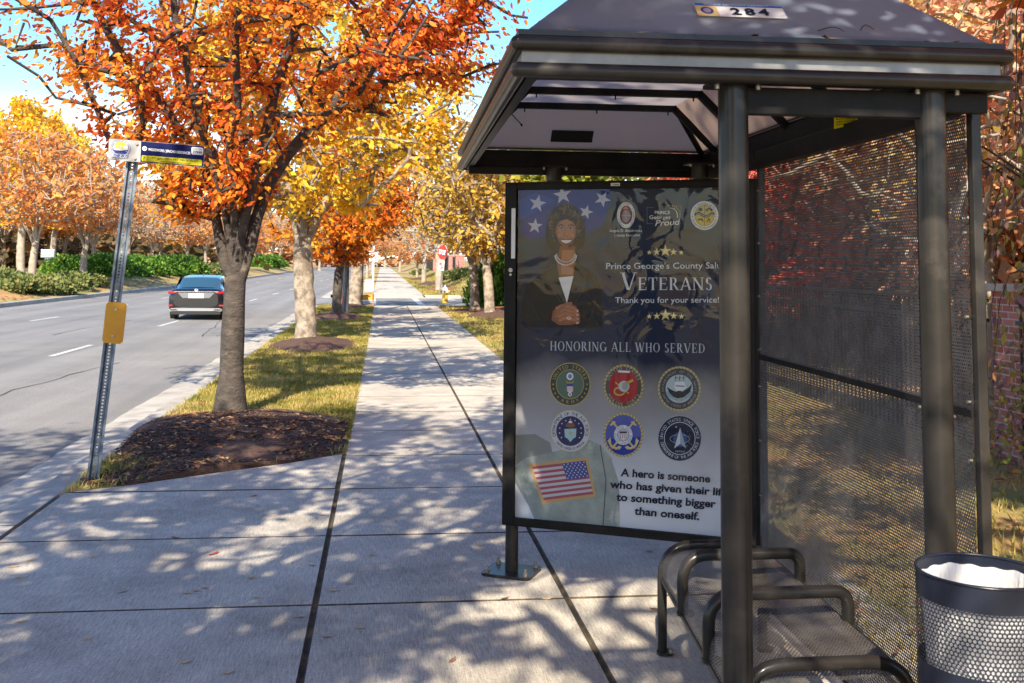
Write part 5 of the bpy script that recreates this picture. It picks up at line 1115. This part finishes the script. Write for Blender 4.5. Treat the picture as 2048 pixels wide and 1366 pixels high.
rt_ = [('crimson', 6.6, 17, .8, 'crimson maple behind the left half of the perforated screen'), ('blush', 7.9, 12.9, .85, 'pale pink and yellow tree behind the middle of the perforated screen'), ('crimson', 7.9, 21.5, .95, 'crimson maple farther behind the screen'),
 ('blush', 8.6, 8.8, .9, 'pink and yellow leaved tree right of the shelter'), ('blush', 11.5, 13.5, 1.1, 'blush coloured tree in the second row right of the shelter'), ('blush', 13, 19, 1.3, 'large blush tree behind the shelter roof on the right'), ('ochre', 12.5, 26, 1.1, 'ochre tree far behind the screen'), ('yellow', 16, 24, .9, 'golden tree deep behind the shelter'),
 ('ochre', 9.3, 17.5, .8, 'ochre tree behind the right half of the screen'), ('blush', 9.8, 15.8, .95, 'blush tree just over the brick pier in the second row'), ('bare', 8.3, 15.9, .7, 'bare twiggy tree behind the right half of the screen'),
 ('green', 14.5, 16, .8, 'green-gold tree behind the pink ones'), ('bare', 7.3, 12.2, .7, 'bare branching tree over the brick pier')]
for kd, x, y, s, lb in rt_: put(kd, x, y, gz(x, y)-.03, s, None, lb, 'garden trees behind the fence')
# trees behind and beside the camera that throw the dappled shade
def holes(x, y): return (((x-1.05)/.55)**2+((y-5.3)/.72)**2 < 1) | (((x-1.78)/.36)**2+((y-4.5)/.75)**2 < 1) | (((x+1.5)/.35)**2+((y-7.2)/.3)**2 < 1) | (((x-.6)/.45)**2+((y-4.3)/.3)**2 < 1) | (((x+.9)/.4)**2+((y-6.3)/.22)**2 < 1)  # crown gaps shaped so that sun patches land on chosen spots
def keep0(C):
    X, Y = C[:, 0]*1.3-2.0, C[:, 1]+1.2; sx_, sy_ = X+SA*C[:, 2], Y+SB*C[:, 2]; gap = holes(sx_, sy_); return (C[:, 2] > 3.15) & ~gap & ~((X > .15+.25*np.sin(C[:, 2]*5)) & ((Y < .5) | (C[:, 2] > 4.6) | (np.sin(X*9)*np.sin(Y*7+C[:, 2]*4) > .1)))
def shade(seed, x, y, H, R, n, per, lb, lo=2.9, ls=.13, keep=None):
    T = streettree(seed, H, R, 2.2, .15, n, (0, 0), lo); return build_tree('street_tree', T, (x, y, 0), M['barkd'], L_RED, per, ls, .13, .6, .005, .5, label=lb, cat='tree', group='street trees beside the road', keep=keep or (lambda C: (C[:, 2] > 3.1)))
shade(61, -2.0, 1.2, 7.8, 4.4, 760, 32, 'red-leaved street tree beside the viewer whose shade falls on the slabs', 3.25, keep=keep0).scale = (1.3, 1, 1)  # crown stretched sideways to spread its shade over the road
shade(63, -2.2, -4.6, 7.6, 4.2, 420, 34, 'street tree behind the viewer by the kerb', keep=lambda C: (C[:, 2] > 3.1) & (C[:, 0]-2.2 < -.4) & ~holes(C[:, 0]-2.2+SA*C[:, 2], C[:, 1]-4.6+SB*C[:, 2]))
shade(62, 4.9, 2.0, 7.2, 3.2, 560, 44, 'unseen tree added on the lawn side of the viewer to shade the lawn behind the screen')  # added out of view, only to darken the lawn seen through the screen
shade(64, 5.9, 5.0, 5.6, 2.9, 520, 44, 'tree added just outside the right edge to shade the lawn', 3.4)  # second added shade caster for the lawn, beyond the frame
# distant woods closing the horizon
bt = Tree(71, [(0, 0, 0), (0, 0, 3)], .4)
def wood(name, pts, h, m, n, ls, sd=5):
    rn = np.random.default_rng(len(name)); C = []
    seg = [math.dist(pts[i], pts[i+1]) for i in range(len(pts)-1)]
    for _ in range(n):
        i = rn.choice(len(seg), p=np.array(seg)/sum(seg)); t = rn.random(); a, b_ = pts[i], pts[i+1]; x = a[0]+(b_[0]-a[0])*t+rn.normal(0, sd); y = a[1]+(b_[1]-a[1])*t+rn.normal(0, sd)
        top = h*(.65+.22*sin(x*.13)+.14*sin(x*.37+y*.2)); C.append((x, y, gz(x, y)+top*rn.random()**.7))
    C = np.array(C); V, n_ = leaves(C, rn.normal(0, 1, C.shape), ls, rn, .2); V = C.repeat(4, 0)+(V-C.repeat(4, 0))*np.array([1.6, 1.6, 1])
    fast(name, V, n_, m, kind='stuff')
wood('distant_wood', [(-190, 60), (-120, 150), (-60, 240), (-20, 290), (40, 280), (70, 200)], 15, L_PNK, 16000, 2.0)
wood('distant_wood_right', [(60, 150), (60, 90), (45, 45), (30, 20), (24, 4)], 11, L_MIX, 15000, 1.3)
wood('dark_undergrowth', [(-75, 40), (-50, 80), (-38, 110), (-30, 150)], 3.6, leafmat('undergrowth', [(.05, .045, .02), (.12, .08, .03), (.22, .12, .05)], .2, .4, .2), 9000, 1.0)
wood('garden_shrubbery', [(9.5, 3), (10.5, 12), (11, 20), (10, 30), (8.5, 38)], 3.4, leafmat('shrubbery', [(.10, .10, .03), (.30, .16, .05), (.5, .2, .1), (.5, .36, .12), (.2, .22, .05)], .3, .5, .35), 26000, .30, .9)
for o in [o for o in K.values() if o not in [K[u] for u in used]]: pass

# ------------------------------------------------------------------ shrubs and hedges
def bush(name, rx, ry, rz_, n, ls, m, seed, dense=.75, **k):
    rn = np.random.default_rng(seed); a = rn.random(n)*2*pi; u = rn.random(n); ph = np.arccos(1-u*1.0)
    r = dense+(1-dense)*rn.random(n); g = 1+.10*np.sin(3*a+ph*4)+.08*np.sin(7*a-ph*5)
    C = np.stack([rx*r*g*np.sin(ph)*np.cos(a), ry*r*g*np.sin(ph)*np.sin(a), rz_*r*g*np.cos(ph)], 1); C[:, 2] = np.maximum(C[:, 2], .02)
    Nn = C/np.array([rx, ry, rz_])**2; Nn /= np.linalg.norm(Nn, axis=1)[:, None]
    V, q = leaves(C, Nn*.6+rn.normal(0, .5, C.shape), ls, rn, -.15); o = empty(name, (0, 0, -50), 0, **k); fast('foliage', V, q, m, o)
    st = MB(True)
    for i in range(7): t = 2*pi*i/7; st.tube([(0, 0, -.05), (rx*.3*cos(t), ry*.3*sin(t), rz_*.45), (rx*.6*cos(t), ry*.6*sin(t), rz_*.8)], [.03, .02, .008], 5)
    st.build('stem', M['barkd'], o); return o
HB = bush('hedge_shrub', 1.7, 1.5, 1.25, 5200, .22, L_HED, 1, .72, label='x', cat='shrub'); JB = bush('juniper_shrub', 1.5, 1.1, .62, 3200, .20, L_JUN, 2, .6, label='x', cat='shrub')
hs = [(140, 66, 1.0), (168, 68, 1.0), (203, 67, 1.15), (230, 70, 1.1), (262, 72, 1.05), (290, 76, 1.05), (318, 80, 1.1), (345, 82, 1.15), (368, 84, 1.2), (512, 150, 1.4), (530, 160, 1.5), (545, 170, 1.5)]
hl = ['first bright green shrub at the left end of the hedge', 'green hedge shrub behind the second median trunk', 'rounded green hedge shrub left of the sign post', 'green hedge shrub behind the sign post', 'green hedge shrub just right of the sign post', 'hedge shrub in the middle of the hedge', 'hedge shrub right of the hedge middle', 'tall dark green shrub near the right end of the hedge', 'last dark green shrub before the car', 'far green shrub right of the red tree trunk, the left one', 'far green shrub right of the red tree trunk, the middle one', 'far green shrub right of the red tree trunk, the right one']
for i, (px, Y, s) in enumerate(hs):
    o = HB if i == 0 else copy_tree(HB); p = D(px, 530, Y); o.location = (p.x, Y, gz(p.x, Y)-.05); o.scale = (s*.95, s*.95, s*.9); o.rotation_euler = (0, 0, i*1.3); tag(o, hl[i], 'shrub', 'hedge shrubs on the median')
js = [(-15, 50, .95), (25, 47, 1.0), (62, 48, 1.0), (98, 50, .95), (140, 54, 1.0), (175, 57, .8), (395, 92, 1.2), (415, 96, 1.2), (440, 100, 1.3)]
jl = ['low juniper cut by the left picture edge', 'low spreading juniper near the left edge by the kerb', 'low juniper in front of the leftmost trunk', 'low juniper right of the leftmost trunk', 'low juniper below the second trunk', 'small juniper at the right end of the low row', 'low green bush behind the car', 'low green bush beside the red tree trunk, left', 'low green bush hidden behind the red tree trunk']
for i, (px, Y, s) in enumerate(js):
    o = JB if i == 0 else copy_tree(JB); p = D(px, 560, Y); o.location = (p.x, Y, gz(p.x, Y)-.05); o.scale = (s*1.1, s, s); o.rotation_euler = (0, 0, i*2.1); tag(o, jl[i], 'shrub', 'low junipers on the median')
# conifer by the poster case and yellow-green shrubs on the far slope
o = copy_tree(HB); p = D(1012, 560, 39); o.location = (p.x, 39, 0); o.scale = (.8, .8, 1.5); tag(o, 'bright green shrub beside the left edge of the poster case', 'shrub')
for px, Y, lb in ((935, 70, 'yellow-green low shrub at the foot of the far brick piers'), (918, 72, 'low shrub left of the far brick piers'), (845, 118, 'dark shrub beyond the half bare tree')):
    o = copy_tree(JB); p = D(px, 560, Y); o.location = (p.x, Y, gz(p.x, Y)-.05); o.scale = (.9, .9, .9); tag(o, lb, 'shrub')
# climbing shrub hanging at the right edge
rn = np.random.default_rng(77); V_ = empty('vine_shrub', (4.75, 6.3, 0), 0, label='purple and green leaved climbing shrub hanging at the right edge', cat='shrub')
sbm = MB(True); C = []; Dd = []
for i in range(75):
    x0, y0, zt_ = rn.uniform(-.75, 1.6), rn.uniform(-.8, 1.0), rn.uniform(1.6, 3.9)
    if x0 < -.35 and zt_ < 2.2: zt_ += 1.2
    pts = [(x0*.4+.6, y0*.4, zt_*.55), (x0*.8+.2, y0*.8, zt_*.9), (x0, y0, zt_)]; q = Vector(pts[-1]); L_ = rn.uniform(.5, 1.3)
    for k in range(1, 8): t = k/7; pts.append((q.x-.18*sin(t*2)-.1*t+rn.normal(0, .015), q.y+rn.normal(0, .02), q.z+.15*sin(pi*t)*.6-L_*t*t))
    sbm.tube(pts, [.011, .009, .007]+[.0055-.0035*k/7 for k in range(7)], 4)
    for k in range(2, len(pts)-1):
        for _ in range(5): t = rn.random(); a_ = np.array(pts[k]); b_ = np.array(pts[k+1]); C.append(a_+(b_-a_)*t+rn.normal(0, .05, 3)); Dd.append((b_-a_)/max(1e-6, np.linalg.norm(b_-a_)))
for i in range(9): a_ = rn.uniform(0, 6.28); sbm.tube([(.7, 0, 0), (.7+.1*cos(a_), .1*sin(a_), .8), (.6+.4*cos(a_), .4*sin(a_), 1.8), (.5+.9*cos(a_), .8*sin(a_), 2.9)], [.03, .025, .018, .008], 6)
sbm.build('stem', M['barkd'], V_)
for i in range(200):   # low leafy part round the pier
    C.append(np.array([rn.uniform(-.25, 1.2), rn.uniform(-.2, 1.2), rn.uniform(.45, 1.6)])); Dd.append(rn.normal(0, 1, 3))
for i in range(900):
    a_ = rn.uniform(0, 6.28); r_ = rn.uniform(0, 1)**.6; x_, y_ = 5.15+.55*r_*cos(a_), 8.15+.55*r_*sin(a_); C.append(np.array([x_-4.75, y_-6.3, rn.uniform(.05, 1.15)*(1.1-.5*r_)])); Dd.append(rn.normal(0, 1, 3))
Vv, q = leaves(np.array(C), np.array(Dd), .068, rn, .6, True); fast('foliage', Vv, q, L_VIN, V_)

# ================================================================== fence and brick piers
def pier(x, y, z, w_, h, lb, g=None):
    o = empty('brick_pier', (x, y, z), 0, label=lb, cat='brick pier', group=g); b = MB(); b.box((-w_/2, -w_/2, -.1), (w_/2, w_/2, h)); bo = b.build('brickwork', M['brick'], o)
    b = MB(); b.box((-w_/2-.04, -w_/2-.04, h), (w_/2+.04, w_/2+.04, h+.07)); b.build('cap', M['cap'], o, bevel=.01)
    b = MB(); b.box((-w_/2-.03, -w_/2-.03, -.1), (w_/2+.03, w_/2+.03, .12)); b.build('plinth', M['brick'], o); return o
def fence(p, q, h, lb, sp=.10, g=None, arch=False):
    p = Vector(p); q = Vector(q); o = empty('fence_bay', p, 0, label=lb, cat='fence', group=g); d = q-p; L_ = Vector((d.x, d.y, 0)).length; e = d/L_; n = Vector((-e.y, e.x, 0)).normalized()
    b = MB()
    for z in (h-.02, h-.20, .14): b.prism([n*-.014+Vector((0, 0, z)), n*.014+Vector((0, 0, z)), n*.014+Vector((0, 0, z+.03)), n*-.014+Vector((0, 0, z+.03))], d)
    b.build('rail', M['fence'], o); b = MB(); k = int(L_/sp)
    for i in range(k): c_ = e*(i+.5)*L_/k; b.prism([c_-e*.0085-n*.0085, c_+e*.0085-n*.0085, c_+e*.0085+n*.0085, c_-e*.0085+n*.0085], (0, 0, h-.001)); 
    b.build('picket', M['fence'], o, kind='stuff' if k > 100 else None); return o
piers = [3.2, 8.9, 21.6, 38.2]; fx_ = lambda y: 5.45
pn = ['pier outside the picture on the near right', 'red brick pier at the right edge half hidden by the climbing shrub', 'brick pier hidden behind the poster case', 'last brick pier before the side street']
for i, y in enumerate(piers):
    pier(5.74 if i == 1 else 5.5, y, .0, .42 if i == 1 else .36, 1.48, pn[i], 'brick piers of the near fence')
    if i < len(piers)-1: fence((5.5, y+.22, 0), (5.5, piers[i+1]-.22, 0), 1.40, 'black metal picket fence bay '+['nearer than the near brick pier', 'seen through the perforated screen', 'behind the poster case and lawn trees'][i], g='bays of the near fence')
fp = [(5.4, 74), (5.6, 85), (5.7, 97), (5.6, 111), (5.2, 128)]
for i, (x, y) in enumerate(fp):
    pier(x, y, gz(x, y)-.1, .62, 1.55, 'far brick pier beyond the stop sign, '+['nearest and largest', 'second in line', 'third in line', 'fourth in line', 'farthest'][i], 'far brick piers')
    if i: a_, b_ = fp[i-1], fp[i]; fence((a_[0], a_[1]+.35, gz(*a_)), (b_[0], b_[1]-.35, gz(*b_)), 1.35, 'far black fence bay between brick piers, '+['', 'nearest', 'second', 'third', 'farthest'][i], .14, 'bays of the far fence')
fence((5.4+7, 70, gz(12, 70)), (5.75, 73.8, gz(5.6, 73.8)), 1.35, 'far black fence bay turning right beside the nearest far pier', .14)

# ================================================================== street furniture
def at0(px, py): g = G(px, py); return Vector((g.x, g.y, 0))
b0 = at0(690, 634); o = empty('lamp_post', b0, 0, label='plain grey metal lamp post beside the small dark tree', cat='lamp post')
b = MB(True); b.tube([(0, 0, 0), (0, 0, .55), (0, 0, 8)], [.115, .10, .075], 20); b.build('pole', mat('lamp_grey', (.13, .14, .16), (.2, .21, .23), scale=3, rough=.4, metal=.5), o)
b = MB(True); b.tube([(0, 0, 0.01), (0, 0, .06)], .17, 20); b.build('base', M['galvd'], o)
b = MB(True); b.tube([(0, 0, 7.9), (-.5, 0, 8.2), (-1.8, 0, 8.35)], [.05, .045, .04], 10); b.build('arm', M['galvd'], o)
b = MB(True); b.tube([(-1.7, 0, 8.35), (-1.85, 0, 8.36), (-2.3, 0, 8.32), (-2.4, 0, 8.3)], [.05, .11, .12, .04], 12); b.build('lamp_head', M['galvd'], o)
# no parking sign
p = at0(746, 580); o = empty('parking_sign', (p.x, p.y, 0), 0, label='white no parking sign on a white post beyond the side street', cat='road sign')
b = MB(True); b.tube([(0, 0, 0), (0, 0, 2.55)], .055, 12); b.build('post', M['white'], o)
hh = 1.70-(512-521)*p.y/2112; b = MB(); b.box((-.26, -.075, hh-.30), (.26, -.06, hh+.28)); bo = b.build('panel', M['white'], o, bevel=.01)
a = Art(lambda x, y, l: Vector((p.x+x, p.y-.078-.003*l, hh-y))); RD = (.55, .03, .03); a.ring(0, 0, .20, .20, .035, RD); a.text('P', -.07, .105, .09, .105, .21, (.02, .02, .02), .05); a.line([(-.14, -.14), (.14, .14)], .03, RD); a.build('symbol', bo)
p = at0(738, 583); o = empty('utility_cabinet', (p.x, p.y, 0), 0, label='small white utility box beside the no parking sign', cat='utility box')
b = MB(); b.box((-.24, -.2, 0), (.26, .2, .60)); b.build('body', M['white'], o, bevel=.03); b = MB(); b.box((-.26, -.22, .60), (.28, .22, .64)); b.build('lid', M['white'], o, bevel=.01)
# stop sign, leaning
p = at0(879, 588); q = D(885.5, 512, p.y); o = empty('stop_sign', (p.x, p.y, 0), R_(-52), label='leaning red stop sign with a turn prohibition plate under it', cat='road sign')
b = MB(True); b.tube([(0, 0, 0), (.13, 0, 1.0), (.30, 0, 2.45)], .035, 8); b.build('post', M['galv'], o)
LN = math.atan2(.30, 2.45)
def sgn(z, pts, m, nm, th=.02):
    cx = .30*z/2.45; P = [(cx+x*cos(LN)+y*sin(LN), -.05, z-x*sin(LN)+y*cos(LN)) for x, y in pts]; b = MB(); b.prism(P, (0, -th, 0)); return b.build(nm, m, o)
RS = mat('sign_red', (.50, .03, .025), (.56, .06, .04), scale=5, rough=.5); r = .37
oc = [(r*cos(pi/8+i*pi/4)/cos(pi/8), r*sin(pi/8+i*pi/4)/cos(pi/8)) for i in range(8)]
pb2 = sgn(2.17, [(x*1.04, y*1.04) for x, y in oc], M['white'], 'panel_back'); pf = sgn(2.17, oc, RS, 'panel', .026)
wm = wmat(o)
a = Art(lambda x, y, l: wm @ Vector((.266+x*cos(LN)-y*sin(LN), -.078-.004*l, 2.17-x*sin(LN)-y*cos(LN)))); a.text('STOP', -.28, .11, .28, .11, .24, (.75, .75, .75), .04); a.build('lettering', pf)
pl2 = sgn(1.50, [(-.22, -.27), (.22, -.27), (.22, .27), (-.22, .27)], M['white'], 'prohibition_panel')
a = Art(lambda x, y, l: wm @ Vector((.184+x*cos(LN)-y*sin(LN), -.074-.004*l, 1.50-x*sin(LN)-y*cos(LN)))); a.ring(0, 0, .19, .19, .035, RD); a.line([(.05, .13), (.05, -.08), (-.08, -.08), (-.08, .02)], .035, (.02, .02, .02)); a.line([(-.13, -.13), (.13, .13)], .03, RD); a.build('symbol', pl2)
# hydrant
p = at0(890, 606); o = empty('fire_hydrant', (p.x, p.y, 0), 0, label='yellow fire hydrant with a white bonnet at the corner of the lawn', cat='fire hydrant')
YH = mat('hydrant_yellow', (.62, .40, .04), (.5, .3, .03), scale=8, rough=.5); b = MB(True); b.tube([(0, 0, 0), (0, 0, .05), (0, 0, .06), (0, 0, .42)], [.17, .17, .125, .105], 20); b.build('barrel', YH, o)
b = MB(True); b.tube([(0, 0, .42), (0, 0, .45), (0, 0, .455), (0, 0, .56), (0, 0, .64), (0, 0, .66), (0, 0, .73)], [.14, .14, .12, .115, .07, .03, .03], 20); b.build('bonnet', M['white'], o)
b = MB(True); b.tube([(-.19, 0, .47), (.19, 0, .47)], .045, 12); b.tube([(0, 0, .45), (0, -.19, .45)], .06, 12); b.build('nozzle', YH, o)
# cones, barricade, thin post, green utility things
CO = mat('cone_orange', (.70, .12, .02), (.6, .09, .015), scale=6, rough=.5)
for px, py, h, lb in ((649, 624, .62, 'orange traffic cone between the small tree and the lamp post'), ):
    p = at0(683, 614); o = empty('traffic_cone', (p.x, p.y, 0), 0, label=lb, cat='traffic cone'); b = MB(); b.box((-.2, -.2, 0), (.2, .2, .04)); b.build('base', CO, o, bevel=.01); b = MB(True); b.tube([(0, 0, .04), (0, 0, h)], [.14, .025], 20); b.build('body', CO, o); b = MB(True); b.tube([(0, 0, .5), (0, 0, .66)], [.09, .068], 20, cap=False); b.build('reflective_band', M['white'], o)
p = at0(718, 612); o = empty('barricade', (p.x, p.y, 0), 0, label='low orange and yellow barricade behind the whitish trunk', cat='barricade')
b = MB(); b.box((.05, -.02, .22), (.55, .02, .42)); b.build('board', mat('barricade_yellow', (.7, .35, .03), rough=.5), o)
for x in (.08, .50): b = MB(); b.box((x, -.16, 0), (x+.04, .16, .04)); b.box((x, -.02, .03), (x+.04, .02, .5)); b.build('leg', CO, o)
p = at0(659, 630); o = empty('folding_stand', (p.x, p.y, 0), 0, label='low orange folding stand at the foot of the small dark tree', cat='stand')
for s_ in (-1, 1):
    for x_ in (-.08, .98): b = MB(); b.prism([(x_, s_*.16, 0), (x_+.08, s_*.16, 0), (x_+.08, 0, .34), (x_+.04, 0, .34)], (0, .03, 0)); b.build('leg', CO, o)
b = MB(); b.box((-.02, -.03, .33), (1.06, .03, .37)); b.build('bar', CO, o); o.scale = (.36, .6, .6)
p = at0(724, 614); o = empty('marker_post', (p.x, p.y, 0), 0, label='thin black post with a small cross piece near the kerb corner', cat='post'); b = MB(True); b.tube([(0, 0, 0), (0, 0, 1.75)], .022, 8); b.build('shaft', M['fence'], o); b = MB(); b.box((-.25, -.015, 1.0), (.1, .015, 1.03)); b.build('cross_bar', M['fence'], o)
GU = mat('utility_green', (.02, .12, .06), (.03, .16, .08), scale=5, rough=.5)
p = at0(966, 616); o = empty('marker_pipe', (p.x, p.y, 0), 0, label='green utility marker tube between the two lawn trees', cat='utility marker'); b = MB(True); b.tube([(0, 0, 0), (.02, 0, .72)], .085, 16); b.build('tube', GU, o); b = MB(True); b.tube([(.02, 0, .72), (.02, 0, .76)], .10, 16); b.build('cap', GU, o)
p = at0(992, 615); o = empty('utility_cabinet', (p.x, p.y, 0), 0, label='dark green utility cabinet between the lawn tree and the poster case', cat='utility box'); b = MB(); b.box((-.3, -.3, 0), (.5, .3, .62)); b.build('body', mat('cabinet_green', (.08, .12, .09), (.12, .16, .12), scale=4, rough=.6), o, bevel=.04); b = MB(); b.box((-.33, -.33, .62), (.53, .33, .66)); b.build('lid', GU, o, bevel=.02)
b = MB(); b.box((-14.0, 0, 0), (-14, 0, 0)) if False else None
for px, py, lb in ((95, 540, 'grey utility box among the dark trees on the far left'),):
    q = D(px, py, 66); o = empty('utility_cabinet', (q.x, 66, gz(q.x, 66)), 0, label=lb, cat='utility box'); b = MB(); b.box((-.15, -.1, .0), (.15, .1, 1.0)); b.build('post', M['galv'], o); b = MB(); b.box((-.4, -.15, 1.0), (.4, .15, 1.5)); b.build('body', M['galv'], o, bevel=.03)

# ================================================================== car
cp = G(391, 641, -.14); CW, CS = .83, 1.66/1.80
Ca = empty('parked_car' if False else 'car', (cp.x, cp.y, -.142), R_(2.2), label='dark grey sedan driving away on the road, seen from behind', cat='car'); Ca.scale = (CS, CS, CS)
PT = mat('car_paint', (.022, .024, .030), (.03, .032, .04), scale=2, rough=.22, metal=.6, coat=.8); GLS = mat('car_glass', (.03, .07, .10), rough=.04, spec=1., coat=.6)
CH = mat('chrome', (.6, .6, .62), rough=.18, metal=1.); BLK = mat('black_trim', (.01, .01, .011), rough=.5); RL = mat('tail_lamp', (.45, .008, .01), rough=.15, coat=.7)
stn = [(-.06, .70, .42, .78, .92), (0, .84, .24, .80, 1.00), (.12, .90, .20, .82, 1.055), (.6, .93, .18, .84, 1.06), (1.4, .935, .18, .86, .98), (2.5, .93, .18, .85, .96), (3.6, .93, .18, .82, .93), (4.2, .91, .2, .74, .85), (4.65, .84, .24, .62, .70), (4.78, .66, .34, .5, .58)]
rows = []
for y, hw, zb_, zs_, zt_ in stn:
    half = [(hw*.86, zb_), (hw*.97, zb_+.10), (hw, (zb_+zs_)/2), (hw*.985, zs_), (hw*.93, zs_+(zt_-zs_)*.6), (hw*.80, zt_-.012), (hw*.4, zt_)]
    rows.append([(x, y, z) for x, z in half]+[(-x, y, z) for x, z in half[::-1]])
b = MB(True); b.grid(rows, closed=True); b.add(rows[0], [tuple(range(14))[::-1]], None, True); b.add(rows[-1], [tuple(range(14))], None, True); body = b.build('body', PT, Ca)
sm_ = body.modifiers.new('s', 'SUBSURF'); sm_.levels = 1; sm_.render_levels = 1
# cabin
cab = [(.40, .80, .60, 1.05, 1.06), (1.10, .78, .58, 1.02, 1.37), (1.7, .78, .58, 1.0, 1.445), (2.4, .78, .58, .98, 1.43), (2.9, .79, .60, .97, 1.33), (3.65, .80, .66, .94, .95)]
rows = []
for y, hb, ht, zb_, zt_ in cab: half = [(hb, zb_-.04), (hb-(hb-ht)*.5, (zb_+zt_)/2), (ht+.02, zt_-.03), (ht*.8, zt_), (0.0, zt_+.012)]; rows.append([(x, y, z) for x, z in half]+[(-x, y, z) for x, z in half[::-1][1:]])
b = MB(True); b.grid(rows[1:5]); b.build('roof', PT, Ca)
def patch(P, name, m, off=.0, parent=None, **k): b = MB(True); b.prism(P, (0, off, 0)) if off else b.add(P, [tuple(range(len(P)))]); return b.build(name, m, parent or Ca, **k)
b = MB(True); b.grid([[(x*.99, y-.004, z) for x, y, z in rows[0]], [(x, y, z) for x, y, z in rows[1]]]); b.build('rear_window', GLS, Ca)
b = MB(True); b.grid(rows[4:6]); b.build('windscreen', GLS, Ca)
for s_ in (-1, 1):
    b = MB(True); q = [(.796, 1.05, 1.03), (.70, 1.22, 1.36), (.625, 1.9, 1.41), (.63, 2.75, 1.35), (.78, 3.45, 1.0), (.80, 2.2, .99)]; b.add([(s_*(x+.012), y, z) for x, y, z in q], [tuple(range(6))]); b.build('side_window', GLS, Ca)
    b = MB(True); b.tube([(s_*.60, -.035, .905), (s_*.72, -.03, .895), (s_*.86, .06, .90), (s_*.925, .25, .91)], [.018, .040, .052, .02], 10); b.build('tail_lamp', RL, Ca)
    b = MB(); b.box((s_*.80-.07, -.055, .47), (s_*.80+.07, -.02, .51)); b.build('reflector', RL, Ca)
    b = MB(); b.prism([(s_*x, -.085, z) for x, z in ((.52, .32), (.80, .30), (.84, .37), (.60, .39))], (0, .06, 0)); b.build('exhaust', CH, Ca)
    b = MB(); b.prism([(s_*x, -.088, z) for x, z in ((.56, .335), (.78, .32), (.80, .36), (.62, .372))], (0, .006, 0)); b.build('exhaust_opening', BLK, Ca)
    b = MB(True); b.tube([(s_*.90, 3.0, .98), (s_*1.04, 2.98, 1.03)], [.03, .085], 12); b.build('door_mirror', PT, Ca)
    for y in (.95, 3.8):
        b = MB(True); x_ = s_*.80; b.tube([(x_-.11, y, .33), (x_+.11, y, .33)], .33, 28); w__ = b.build('wheel', BLK, Ca); b = MB(True); b.tube([(x_+s_*.112-.005, y, .33), (x_+s_*.112+.005, y, .33)], .22, 20); b.build('rim', CH, w__)
b = MB(); b.box((-.24, -.075, .73), (.24, -.06, .87)); b.build('licence_plate', M['white'], Ca)
b = MB(); b.prism([(-.58, -.062, .90), (-.42, -.066, .73), (.42, -.066, .73), (.58, -.062, .90)], (0, .03, 0)); b.build('boot_recess', mat('silver_trim', (.22, .23, .25), rough=.3, metal=.7), Ca)
b = MB(); b.box((-.70, -.075, .925), (.70, -.05, .945)); b.build('chrome_strip', CH, Ca)
b = MB(); b.ring = None; a = Art(lambda x, y, l: wmat(Ca) @ Vector((x, -.08-.003*l, .985-y))); a.ring(0, 0, .055, .042, .012, (.7, .7, .7), 20); a.line([(-.02, -.02), (-.02, .015), (.025, .015)], .012, (.7, .7, .7)); a.build('badge', Ca)
b = MB(); b.box((-.78, -.06, .20), (.78, .02, .30)); b.build('diffuser', BLK, Ca)
b = MB(); b.prism([(-.80, -.072, .40), (.80, -.072, .40), (.62, -.078, .31), (-.62, -.078, .31)], (0, .02, 0)); b.build('bumper_trim', mat('satin_trim', (.3, .3, .31), rough=.35, metal=.6), Ca)
b = MB(); b.prism([(-.02, 1.55, 1.44), (-.02, 1.75, 1.45), (-.02, 1.56, 1.52)], (.04, 0, 0)); b.build('antenna', PT, Ca)
for s_ in (-1, 1): b = MB(); b.box((s_*.42-.15, 1.15, 1.0), (s_*.42+.15, 1.25, 1.26)); b.build('headrest', mat('seat_grey', (.3, .3, .3), rough=.8), Ca, bevel=.03)
o_ = None
# a distant red car far down the road
q = D(583, 522, 290); R2 = empty('car', (q.x, 290, -.14), 0, label='tiny distant red car at the far end of the road', cat='car'); RP = mat('red_paint', (.4, .02, .02), rough=.3, coat=.6)
b = MB(True); b.grid([[(x, y, z) for x, z in ((.9*s1, .3), (.92*s1, .8), (.7*s1, t1), (-.7*s1, t1), (-.92*s1, .8), (-.9*s1, .3))] for y, s1, t1 in ((0, .9, 1.0), (.1, 1, 1.1), (3, 1, 1.05), (4.5, .9, .8))], closed=True); b.add([(-.85, -.01, .3), (.85, -.01, .3), (.82, -.01, .8), (.63, -.01, 1.0), (-.63, -.01, 1.0), (-.82, -.01, .8)], [(0, 1, 2, 3, 4, 5)]); b.build('body', RP, R2)
b = MB(True); b.grid([[(.72, y, 1.0), (.6, y, z), (-.6, y, z), (-.72, y, 1.0)] for y, z in ((.5, 1.02), (1.0, 1.45), (2.4, 1.45), (3.2, 1.05))]); b.build('cabin', GLS, R2)
for s_ in (-1, 1):
    for y in (.9, 3.7): b = MB(True); b.tube([(s_*.75-.1, y, .32), (s_*.75+.1, y, .32)], .32, 16); b.build('wheel', BLK, R2)
bpy.context.view_layer.update()
